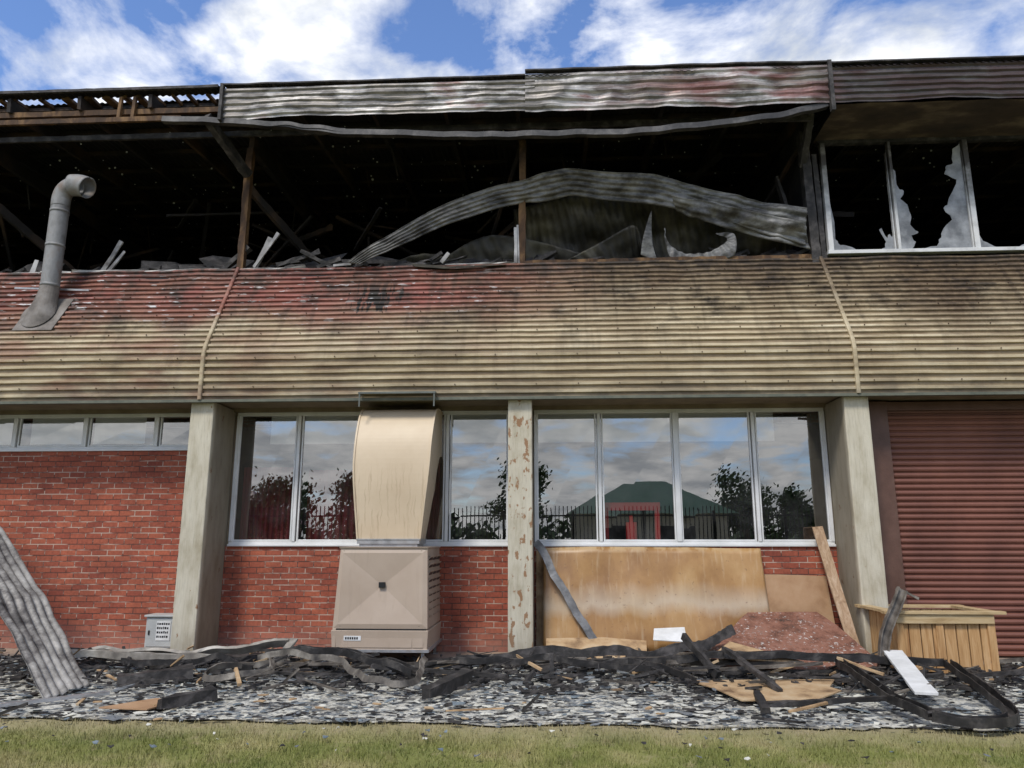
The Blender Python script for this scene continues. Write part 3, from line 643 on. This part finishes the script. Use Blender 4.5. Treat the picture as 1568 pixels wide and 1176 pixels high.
for i in range(40):
    t=i/39; w=dw(outer[i].z)
    cx=-2.29+.03*min(1,t*1.5)
    o=outer[i];q=inner[i]
    V+=[(cx-w,o.y,o.z),(cx+w,o.y,o.z),(cx+w,q.y,q.z),(cx-w,q.y,q.z)]
    if i:
        a=4*(i-1)
        for k in range(4): F.append((a+k,a+(k+1)%4,a+4+(k+1)%4,a+4+k))
b.add(V,F); b.obj('duct_elbow',DUCT,e,bevel=.012)
b=MB()
for k in (0,1):
    sx=(-1,1)[k]; pts=[((-2.29+.03*min(1,i/39*1.5))+sx*(dw(outer[i].z)+.004),outer[i].y-.002,outer[i].z) for i in range(0,40,3)]
    b.sweep(pts,[(-.012,-.012),(.012,-.012),(.012,.012),(-.012,.012)],50,up=(1,0,0))
b.obj('duct_seams',DUCT,e)
b=MB(); b.box(-2.73,-1.85,-.19,.36,1.56,1.615); b.box(-2.70,-1.88,-.17,.34,1.52,1.56); b.box(-2.74,-1.84,-.2,.37,1.615,1.63)
b.obj('duct_collar',GALV,e)
b=MB(); b.box(-2.79,-1.66,-.24,-.2,3.69,3.71); b.box(-2.79,-1.66,-.24,-.12,3.71,3.716)
for x in (-2.78,-1.69): b.box(x,x+.02,-.235,-.22,3.5,3.69); b.box(x,x+.02,-.22,-.1,3.69,3.705)
b.obj('duct_hanger',simple('hanger_steel',(.08,.09,.08),(.15,.16,.14),5,.6),e)
# ---- electrical box
e=empty('electrical_meter_box')
b=MB(); b.box(-6.0,-5.57,.48,.76,.06,.50); b.box(-6.02,-5.55,.44,.77,.501,.53); b.box(-5.98,-5.59,.468,.48,.08,.48); b.obj('box_body',BOXG,e,bevel=.006)
b=MB(); b.box(-5.83,-5.62,.460,.4675,.17,.44); b.obj('notice_plate',WHITE,e)
b=MB()
for r_,z in enumerate((.39,.33,.27,.21)):
    x=-5.82
    while x<-5.65:
        w=R(.012,.03); b.box(x,x+w,.4575,.4595,z,z+R(.025,.035)); x+=w+.01
b.box(-5.95,-5.93,.455,.467,.25,.31); b.obj('notice_marks',BLACK,e)
# ---- leaning boards
b=MB(); b.ruled([(-.13,.66,1.50),(1.0,.63,1.515),(2.2,.66,1.50),(3.05,.68,1.49)],[(-.14,.42,.1),(1.0,.36,.08),(2.2,.38,.1),(3.10,.45,.1)],50,16,wob=.03)
b.obj('plywood_sheet',PLY,None,smooth=True,solid=.012)
b=MB(); b.plate([(-.25,.70,.0),(-.02,.70,.0),(-.02,.73,1.45),(-.24,.73,1.46)],(0,1,0),.012); b.obj('plywood_offcut',OSB)
b=MB(); b.plate([(3.06,.5,.05),(4.02,.5,.05),(3.97,.68,1.1),(3.3,.68,1.12),(3.07,.68,1.12)],(0,1,0),.016); b.obj('particle_board_panel',CHIP)
b=MB(); b.plate([(-.1,-.1,.03),(1.25,-.15,.03),(1.3,.3,.22),(.7,.32,.26),(-.1,.32,.24)],(0,-.3,1),.015); b.obj('broken_board',OSB)
b=MB(); b.beam((4.06,-.05,.0),(3.88,.62,1.80),.15,.03,up=(0,-1,.1),jag=.03); b.obj('timber_plank',PLANK)
b=MB(); b.beam((4.04,.1,.0),(3.99,.7,1.5),.06,.03,up=(0,-1,.1)); b.obj('thin_batten',PLANK)
b=MB(); b.sweep([(-.27,.45,1.56),(-.05,.38,1.28),(.15,.36,.9),(.42,.33,.45),(.68,.25,.02)],[(-.055,-.012),(.055,-.012),(.055,.012),(-.055,.012)],40,up=(0,-1,0),jit=.05,twist=.3,rag=.08); b.obj('bent_metal_strip',simple('scorched_strip',(.05,.05,.05),(.18,.18,.18),5,.5,.2,.1,30,(1,1,1),(.36,.35,.34)))
# ---- corrugated strip leaning left
b=MB()
d=Vector((-3.6,2.25,2.61)); o1=Vector((-5.15,-2.2,.02)); o0=Vector((-5.15,-2.98,.02))
b.ruled([o0,o0+d*.3+Vector((0,0,.03)),o0+d*.7,o0+d],[o1,o1+d*.3+Vector((.02,0,.05)),o1+d*.7,o1+d],70,49,.022,6,False,.045,.3)
b.obj('corrugated_metal_sheet',SILV,None,smooth=True,solid=.005)
# ---- planter
p=empty('wooden_planter'); b=MB()
px0,px1,py0,py1=4.26,5.40,-.82,.08
n=8; w=(px1-px0)/n
for i in range(n):
    t=R(0,.008); b.box(px0+i*w+.006,px0+(i+1)*w-.006,py0-t,py0+.022,.03,.70)
    b.box(px0+i*w+.006,px0+(i+1)*w-.006,py1-.022,py1,.03,.70)
n=6; w=(py1-py0-.05)/n
for i in range(n):
    for x in (px0,px1-.022): b.box(x,x+.022,py0+.025+i*w+.005,py0+.025+(i+1)*w-.005,.03,.70)
for x in (px0-.02,px0+.46,px1-.06): b.box(x,x+.09,py0-.032,py0-.010,.01,.71)
b.obj('side_boards',PINE,p,bevel=.004)
b=MB()
b.box(px0-.16,px1+.16,py0-.08,py0+.05,.712,.75); b.box(px0-.12,px1+.14,py1-.05,py1+.08,.712,.75)
b.box(px0-.10,px0+.04,py0+.052,py1-.052,.712,.75); b.box(px1-.04,px1+.10,py0+.052,py1-.052,.712,.75)
b.box(px0-.02,px1+.02,py0-.055,py0-.034,.60,.71); b.obj('rim_boards',PINEH,p,bevel=.004)
b=MB(); b.box(px0+.03,px1-.03,py0+.03,py1-.03,.05,.58); b.obj('soil',CHAR,p)
BST=simple('burnt_steel',(.025,.023,.022),(.10,.085,.07),5,.6,.2,.2,30,(1,1,1),(.28,.25,.21))
BCH=simple('black_burnt_channel',(.009,.009,.009),(.026,.024,.023),5,.55,.1,.4,25,(1,1,1),(.11,.10,.09))
ch=[(-.05,-.04),(.05,-.04),(.05,.04),(.038,.04),(.038,-.027),(-.038,-.027),(-.038,.04),(-.05,.04)]
b=MB(); b.sweep([(3.83,-1.25,.02),(3.98,-1.1,.35),(4.15,-.98,.70),(4.32,-.93,1.02)],[(-.06,-.03),(.06,-.03),(.06,.03),(.045,.03),(.045,-.018),(-.045,-.018),(-.045,.03),(-.06,.03)],20,up=(0,-1,0),jit=.04,rag=.08)
b.beam((4.36,-.93,.98),(4.52,-.90,.90),.03,.03,jag=.3); b.obj('burnt_steel_post',BST)
# ---- ground-lying large debris
b=MB(); 
P=[(1.95,-.95,.10),(2.9,-1.0,.06),(3.95,-.98,.05),(4.0,-.75,.15),(3.84,.1,.47),(3.72,.45,.60),(3.42,.44,.60),(2.75,.42,.59),(2.62,.28,.53),(2.30,-.18,.36),(1.98,-.62,.22)]
b.plate(P,(0,-.4,1),.02)
b.obj('red_brown_panel',RUSTB)
b=MB(); b.sweep([(-1.5,-.75,.08),(-.6,-.7,.17),(.4,-.7,.20),(1.3,-.7,.22),(1.9,-.65,.34),(2.32,-.6,.50)],[(-.02,-.05),(.03,-.06),(.015,.06),(-.03,.055)],70,jit=.08,rag=.15); b.obj('charred_beam',CHAR)
b=MB()
b.sweep([(2.06,-1.1,.24),(3.2,-1.12,.24),(4.6,-1.25,.2)],ch,30,jit=.03,rag=.08); b.sweep([(4.6,-1.25,.2),(4.4,-2.3,.14),(4.12,-3.3,.10),(3.95,-3.62,.09),(3.65,-3.75,.09),(3.3,-3.6,.10)],ch,40,jit=.02,rag=.06)
b.sweep([(3.3,-3.6,.10),(3.25,-2.8,.14),(3.4,-1.2,.2)],ch,20,jit=.02,rag=.06); b.sweep([(2.06,-1.1,.24),(1.2,-.95,.16),(.3,-.9,.1)],ch,20,jit=.05,rag=.1)
b.beam((3.3,-2.9,.12),(1.95,-3.1,.08),.07,.04,jag=.2); b.beam((1.95,-3.3,.07),(2.0,-2.8,.14),.07,.04,jag=.2)
b.obj('burnt_steel_frame',BCH)
b=MB(); b.plate([(1.5,-1.8,.06),(2.2,-1.72,.06),(3.15,-1.7,.07),(2.95,-2.1,.06),(3.0,-2.3,.06),(2.5,-2.85,.05),(2.2,-2.75,.05),(1.85,-2.8,.05),(1.7,-2.2,.06)],(0,0,1),.012); b.obj('scorched_board',OSB)
b=MB(); b.plate([(1.9,-1.05,.2),(3.0,-1.15,.17),(2.25,-.6,.33)],(0,-.3,1),.014); b.obj('board_offcut',OSB)
b=MB(); b.beam((4.08,-1.05,.30),(3.68,-2.7,.12),.21,.025,jag=.03); b.obj('white_plank',WHITE)
b=MB()
b.sweep([(-7.1,-.5,.12),(-6.0,-.7,.20),(-5.0,-.8,.18),(-4.2,-.7,.22),(-3.45,-.65,.30)],[(-.06,-.02),(.06,-.02),(.06,.02),(-.06,.02)],50,jit=.05,twist=1.,rag=.12)
b.sweep([(-6.6,-.9,.2),(-5.4,-.95,.15),(-4.3,-1.0,.14)],ch,30,jit=.04,rag=.1); b.beam((-3.55,-1.0,.05),(-3.38,-.65,.34),.12,.03,jag=.1)
b.obj('fallen_metal_trim',simple('fallen_trim',(.07,.062,.055),(.26,.235,.20),3,.6,.2,.2,30,(1,1,1),(.48,.46,.41)))
b=MB(); rv=[(-.010,-.035),(.010,-.035),(.010,.035),(-.010,.035)]
b.sweep([(-3.7,-1.05,.18),(-3.1,-1.3,.26),(-2.5,-1.6,.20),(-2.0,-2.2,.13),(-1.65,-2.45,.13),(-1.48,-2.2,.16),(-1.52,-1.8,.20),(-1.58,-1.4,.2)],rv,90,jit=.07,twist=.9,rag=.1)
b.sweep([(-3.3,-1.25,.16),(-3.85,-1.5,.14),(-3.95,-2.0,.12),(-3.6,-2.3,.12),(-3.25,-2.05,.15),(-3.3,-1.7,.2)],rv,60,jit=.05,twist=.8,rag=.1)
b.obj('twisted_window_frame',simple('light_scorched_strip',(.03,.027,.025),(.14,.125,.105),4,.6,.15,.1,30,(1,1,1),(.38,.35,.30)))
b=MB()
b.sweep([(-3.6,-1.0,.2),(-2.9,-1.15,.26),(-2.2,-1.45,.22),(-1.6,-1.75,.14)],ch,30,jit=.06,rag=.12)
b.sweep([(-1.7,-1.1,.10),(-1.0,-1.35,.16),(-.3,-1.3,.22),(.6,-1.35,.16),(1.5,-1.5,.12)],rv,50,jit=.08,rag=.15)
b.sweep([(.9,-1.2,.2),(1.3,-1.5,.16),(1.55,-2.0,.1)],rv,20,jit=.04); b.sweep([(-5.4,-1.2,.15),(-4.7,-1.35,.12),(-4.1,-1.3,.2),(-3.6,-1.45,.12)],rv,40,jit=.08,rag=.15)
b.obj('twisted_black_channel',BCH)
b=MB(); b.beam((-1.28,-2.8,.09),(-.93,-2.1,.15),.12,.12,jag=.2); b.obj('charred_log',CHAR)
b=MB(); b.beam((-3.76,-3.35,.08),(-3.42,-2.9,.10),.10,.1,jag=.2); b.obj('charred_log',CHAR)
b=MB(); b.beam((-4.9,-2.1,.06),(-4.2,-1.75,.12),.2,.12,jag=.3); b.beam((-5.0,-.6,.06),(-3.9,-.4,.06),.25,.1,jag=.3); b.obj('charred_log',CHAR)
b=MB(); b.beam((-5.4,-3.25,.03),(-4.6,-2.75,.06),.06,.03,jag=.1); b.obj('metal_strip',GALV)
b=MB(); b.plate([(-4.35,-3.35,.03),(-3.85,-3.4,.03),(-3.7,-3.05,.04),(-4.0,-2.95,.04)],(0,0,1),.012); b.obj('brown_mat',CHIP)
b=MB(); b.plate([(1.35,-.05,.28),(1.8,-.08,.26),(1.82,.2,.42),(1.4,.2,.40)],(0,-.4,1),.01); b.obj('white_board_piece',WHITE)
b=MB(); b.beam((-.02,-1.6,.0),(-.02,-1.55,.32),.06,.05,jag=.1); b.beam((2.05,-1.2,.34),(2.35,-2.4,.08),.06,.05,jag=.25); b.beam((1.6,-1.0,.45),(1.9,-1.5,.08),.05,.08,jag=.2); b.obj('burnt_offcuts',CHAR)
# scattered rubble
def inpatch(back=False):
    while True:
        x=R(-9.5,8.5)
        y=-3.66+3.8*random.random() if not back else -2.4+2.5*random.random()**.8
        if y>-.1 and random.random()<.6: continue
        if -3.3<x<-1.4 and y>-1.0 and random.random()<.85: continue
        return x,y
def chips(b,n,smin,smax,th,lift=.05,back=False,sel=0,tilt=.12):
    i=0
    while i<n:
        x,y=inpatch(back)
        q_=mn.noise(Vector((x*1.1,y*1.6,sel)))+.5*mn.noise(Vector((x*4,y*4,sel)))
        if sel and q_<R(-.5,.35): continue
        i+=1
        r_=R(smin,smax)*(1 if random.random()<.85 else 1.7); k=random.choice((4,5,6,7)); a0=R(0,6.28); el=R(.35,1)
        tx,ty=R(-tilt,tilt),R(-tilt,tilt); z=.006+R(0,lift)
        P=[]
        for q in range(k):
            a=a0+q*math.tau/k+R(-.4,.4); rr=r_*R(.35,1.15); dx,dy=rr*math.cos(a),rr*math.sin(a)*el
            P.append((x+dx,y+dy,max(.005,z+dx*tx+dy*ty)))
        b.plate(P,(0,0,1),th)
b=MB()
b.cur=0; chips(b,3600,.012,.055,.003,.008,sel=3); b.cur=1; chips(b,1100,.02,.06,.003,.01); b.cur=2; chips(b,1000,.02,.07,.003,.012,sel=6)
b.cur=3; chips(b,2400,.015,.055,.008,.012,sel=9); chips(b,1700,.02,.06,.02,.06,True,tilt=.4); b.cur=0; chips(b,260,.04,.09,.004,.012,sel=3,tilt=.2); b.cur=2; chips(b,90,.05,.11,.005,.06,tilt=.3); b.cur=3; chips(b,300,.05,.12,.03,.08,True,tilt=.3)
b.cur=1; chips(b,160,.05,.12,.01,.08,True,tilt=.3); b.cur=4; chips(b,80,.03,.08,.01,.04)
for i in range(330):
    x,y=inpatch(random.random()<.75)
    l=R(.1,.55); a=R(0,3.14) if random.random()<.5 else R(-.4,.4); b.cur=random.choice((3,3,3,3,5,4)); z=R(.02,.14)
    b.beam((x,y,z),(x+l*math.cos(a),y+l*math.sin(a),max(.02,z+R(-.06,.16))),R(.012,.04),R(.008,.03),jag=.25)
for i in range(24):
    x=R(-6,5);y=R(-1.9,-.3)
    if -3.4<x<-1.4 and y>-1.1: continue
    l=R(.7,1.9);a=R(-.35,.35); b.cur=random.choice((3,3,5)); b.beam((x,y,R(.05,.18)),(x+l*math.cos(a),y+l*math.sin(a),R(.04,.25)),R(.025,.06),R(.015,.05),jag=.2)
for i in range(140):
    x=R(-5,5); y=-3.55-1.2*random.random()**2.2; r_=R(.008,.035); b.cur=random.choice((3,3,2,1,0)); b.plate([(x+r_*R(.6,1.1)*math.cos(k*1.3+i),y+r_*R(.6,1.1)*math.sin(k*1.3+i),.012+R(0,.02)) for k in range(5)],(0,0,1),.005)
b.obj('fire_rubble',[CREAM,GREYC,TEAL,CHAR,OSB,BST])
# ---- ground sheets
b=MB(); b.add([(-400,-400,-.03),(400,-400,-.03),(400,400,-.03),(-400,400,-.03)],[(0,1,2,3)]); b.obj('ground',GRASS)
b=MB()
V=[];F=[];n=400
for i in range(n+1):
    x=-25+45*i/n; e_=-3.58+.12*mn.noise(Vector((x*1.1,0,0)))+.08*mn.noise(Vector((x*5,2,0)))+.05*mn.noise(Vector((x*14,2,0)))
    V+=[(x,e_,-.012),(x,.8,.0)]
    if i: F.append((2*i-2,2*i,2*i+1,2*i-1))
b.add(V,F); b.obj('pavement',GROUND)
# street behind
b=MB(); b.add([(-200,-26,-.02),(200,-26,-.02),(200,-19,-.02),(-200,-19,-.02)],[(0,1,2,3)]); b.obj('road',ASPH)
b=MB(); b.box(-200,200,-19,-18.85,-.03,.12); b.box(-200,200,-26.15,-26,-.03,.12); b.obj('kerb',CONC)
b=MB(); 
x=-40
while x<45:
    b.box(x-.014,x+.014,-14.02,-13.99,.1,2.75); x+=.14
for z in (.35,2.4): b.box(-40,45,-14.05,-14.02,z,z+.05)
x=-40
while x<45: b.box(x-.035,x+.035,-14.12,-14.05,0,2.6); x+=2.4
b.obj('steel_fence',BLACK)
h=empty('green_roofed_house'); b=MB(); b.box(1.5,10.5,-41,-33,0,3.2); b.obj('walls',CREAMW,h)
b=MB(); b.add([(1,-32.5,3.1),(11,-32.5,3.1),(11,-41.5,3.1),(1,-41.5,3.1),(4.5,-37,5.3),(7.5,-37,5.3)],[(0,1,5,4),(1,2,5),(2,3,4,5),(3,0,4)]); b.obj('roof',GRROOF,h)
b=MB(); b.box(3,4.5,-33.0,-32.97,1,2.4); b.box(6.5,8.5,-33.0,-32.97,1,2.4); b.obj('windows',BLACK,h)
h=empty('brick_house'); b=MB(); b.box(-32,-22,-54,-45,0,3.2); b.obj('walls',BRICK,h)
b=MB(); b.add([(-32.5,-44.5,3.1),(-21.5,-44.5,3.1),(-21.5,-54.5,3.1),(-32.5,-54.5,3.1),(-29,-49,5.8),(-25,-49,5.8)],[(0,1,5,4),(1,2,5),(2,3,4,5),(3,0,4)]); b.obj('roof',ROLL,h)
def leafs(b,cs,r_,n,s0,s1):
    for i in range(n):
        c=random.choice(cs); p=Vector(c)+Vector((random.gauss(0,.3),random.gauss(0,.3),random.gauss(0,.22)))*r_; s_=R(s0,s1)
        n_=Vector((R(-1,1),R(-1,1),R(-1,1))).normalized(); u=n_.orthogonal().normalized(); w=n_.cross(u)
        b.add([p-u*s_,p+w*s_*.5,p+u*s_,p-w*s_*.5],[(0,1,2,3)])
def tree(x,y,hh,r_):
    t=empty('gum_tree'); b=MB()
    b.sweep([(x,y,0),(x+.1,y,hh*.3),(x-.1,y,hh*.55)],[(.22*math.cos(k),.22*math.sin(k)) for k in (0,1,2,3,4,5)],8)
    cs=[]
    for i in range(10):
        a=R(0,6.28); q=(x+r_*.75*R(.2,1)*math.cos(a),y+r_*.7*math.sin(a),hh*R(.5,.93)); b.sweep([(x,y,hh*R(.3,.5)),((x+q[0])/2,(y+q[1])/2,q[2]*.8),q],[(.06,0),(0,.06),(-.06,0),(0,-.06)],6); cs.append(q)
    b.obj('trunk',BARK,t); b=MB(); leafs(b,cs,r_*.9,3000,.09,.22); b.obj('foliage',LEAF,t)
for a in ((12.2,-36,5.6,2.0),(17,-40,4.8,1.7),(-2.4,-36,6.6,1.7),(21,-40,4.6,2.2),(-11,-32,5.0,2.0),(-16.5,-32,4.8,2.2),(-24,-34,5.5,3),(28,-38,6,3)): tree(*a)
b=MB(); cs=[(x+R(-1,1),R(-56,-50),R(.8,2.8)+1.0*mn.noise(Vector((x*.13,0,0)))) for x in range(-60,75,1)]; leafs(b,cs,2.4,9000,.25,.6); b.obj('distant_trees',LEAF)
b=MB()
for x in (14.0,-7.0,30.0): b.tube([(x,-27.5,0),(x,-27.5,8.5)],.13,3,8); b.box(x-1.1,x+1.1,-27.56,-27.46,7.9,8.02)
b.obj('power_pole',BARK)
# ---- lawn blades
import numpy as np
rs=np.random.RandomState(3); N=80000
bx=rs.uniform(-6.5,6,N); by=-3.45-rs.uniform(0,1,N)*2.2; e_=rs.normal(0,.09,N)
keep=(by<-3.62+e_)&((by<-4.0)|(rs.uniform(0,1,N)<.45))&(np.sin(bx*3.1+by*5)+np.sin(bx*7.3-by*4)+rs.normal(0,1,N)>-1.6); bx=bx[keep];by=by[keep];N=len(bx)
hh=rs.uniform(.010,.035,N)*(.7+.6*np.sin(bx*2.1+by*3)**2); an=rs.uniform(0,math.tau,N); w=rs.uniform(.0025,.005,N); lx=rs.normal(0,.014,N); ly=rs.normal(0,.014,N)
co=np.zeros((N,3,3)); co[:,0,0]=bx-w*np.cos(an);co[:,0,1]=by-w*np.sin(an);co[:,1,0]=bx+w*np.cos(an);co[:,1,1]=by+w*np.sin(an);co[:,:2,2]=-.03
co[:,2,0]=bx+lx;co[:,2,1]=by+ly;co[:,2,2]=hh-.012
me=bpy.data.meshes.new('lawn'); me.vertices.add(3*N); me.vertices.foreach_set('co',co.ravel()); me.loops.add(3*N); me.loops.foreach_set('vertex_index',np.arange(3*N))
me.polygons.add(N); me.polygons.foreach_set('loop_start',np.arange(N)*3); me.polygons.foreach_set('loop_total',np.full(N,3)); me.materials.append(BLADE); me.update(calc_edges=True)
o=bpy.data.objects.new('lawn_grass',me); sc.collection.objects.link(o)
# ------------------------------------------------------------------ light, sky, camera
sd=Vector((-.30,-.62,.85)).normalized(); el=math.asin(sd.z); rot=math.atan2(sd.x,sd.y)
W=bpy.data.worlds.new('World'); sc.world=W; W.use_nodes=True; nt=W.node_tree; bg=nt.nodes['Background']
sk=nt.nodes.new('ShaderNodeTexSky'); sk.sky_type='NISHITA'; sk.sun_disc=False; sk.sun_elevation=el; sk.sun_rotation=rot; sk.dust_density=.5; sk.ozone_density=2
tc=nt.nodes.new('ShaderNodeTexCoord'); sp=nt.nodes.new('ShaderNodeSeparateXYZ'); nt.links.new(tc.outputs['Generated'],sp.inputs[0])
def wm(op,a,b,cl=False):
    n=nt.nodes.new('ShaderNodeMath'); n.operation=op; n.use_clamp=cl
    for i,v in enumerate((a,b)):
        if hasattr(v,'links'): nt.links.new(v,n.inputs[i])
        else: n.inputs[i].default_value=v
    return n.outputs[0]
zz=wm('ADD',wm('MAXIMUM',sp.outputs[2],0.),.22); cb=nt.nodes.new('ShaderNodeCombineXYZ'); nt.links.new(wm('DIVIDE',sp.outputs[0],zz),cb.inputs[0]); nt.links.new(wm('DIVIDE',sp.outputs[1],zz),cb.inputs[1]); cb.inputs[2].default_value=1.7
def wn(scale,detail,dist=0.,rough=.55):
    n=nt.nodes.new('ShaderNodeTexNoise'); n.inputs['Scale'].default_value=scale;n.inputs['Detail'].default_value=detail;n.inputs['Distortion'].default_value=dist;n.inputs['Roughness'].default_value=rough;nt.links.new(cb.outputs[0],n.inputs['Vector']);return n.outputs['Fac']
low=wm('MULTIPLY',wm('SUBTRACT',.34,sp.outputs[2]),.45); low=wm('MAXIMUM',low,0.)
cf=wm('ADD',wm('ADD',wm('MULTIPLY',wn(4.2,10,.3,.58),.75),wm('MULTIPLY',wn(1.5,3),.40)),low)
cr=nt.nodes.new('ShaderNodeValToRGB'); cr.color_ramp.elements[0].position=.51; cr.color_ramp.elements[1].position=.66; cr.color_ramp.elements[0].color=(0,0,0,1); nt.links.new(cf,cr.inputs[0])
cc=nt.nodes.new('ShaderNodeValToRGB'); cc.color_ramp.elements[0].position=.38; cc.color_ramp.elements[1].position=.66; cc.color_ramp.elements[0].color=(9.5,9.5,9.5,1); cc.color_ramp.elements[1].color=(5.2,5.5,5.9,1); nt.links.new(wn(5,7),cc.inputs[0])
tn=nt.nodes.new('ShaderNodeMix'); tn.data_type='RGBA'; tn.blend_type='MULTIPLY'; tn.inputs[0].default_value=1; nt.links.new(sk.outputs[0],tn.inputs[6]); tn.inputs[7].default_value=(1.15,1.3,1.6,1)
mx=nt.nodes.new('ShaderNodeMix'); mx.data_type='RGBA'; nt.links.new(cr.outputs[0],mx.inputs[0]); nt.links.new(tn.outputs[2],mx.inputs[6]); nt.links.new(cc.outputs[0],mx.inputs[7])
nt.links.new(mx.outputs[2],bg.inputs[0]); bg.inputs[1].default_value=.14
L=bpy.data.lights.new('sun','SUN'); L.energy=2.8; L.angle=math.radians(12); L.color=(1,.95,.87); lo=bpy.data.objects.new('sun',L); sc.collection.objects.link(lo); lo.rotation_euler=sd.to_track_quat('Z','Y').to_euler()
cam=bpy.data.cameras.new('camera'); co_=bpy.data.objects.new('camera',cam); sc.collection.objects.link(co_); sc.camera=co_
cam.sensor_width=36; cam.lens=26.4; cam.clip_end=2000; co_.location=(0,-10.8,1.6); co_.rotation_euler=(math.radians(90+11.8),0,math.radians(3))
sc.view_settings.view_transform='Standard'; sc.view_settings.look='None'; sc.view_settings.exposure=0
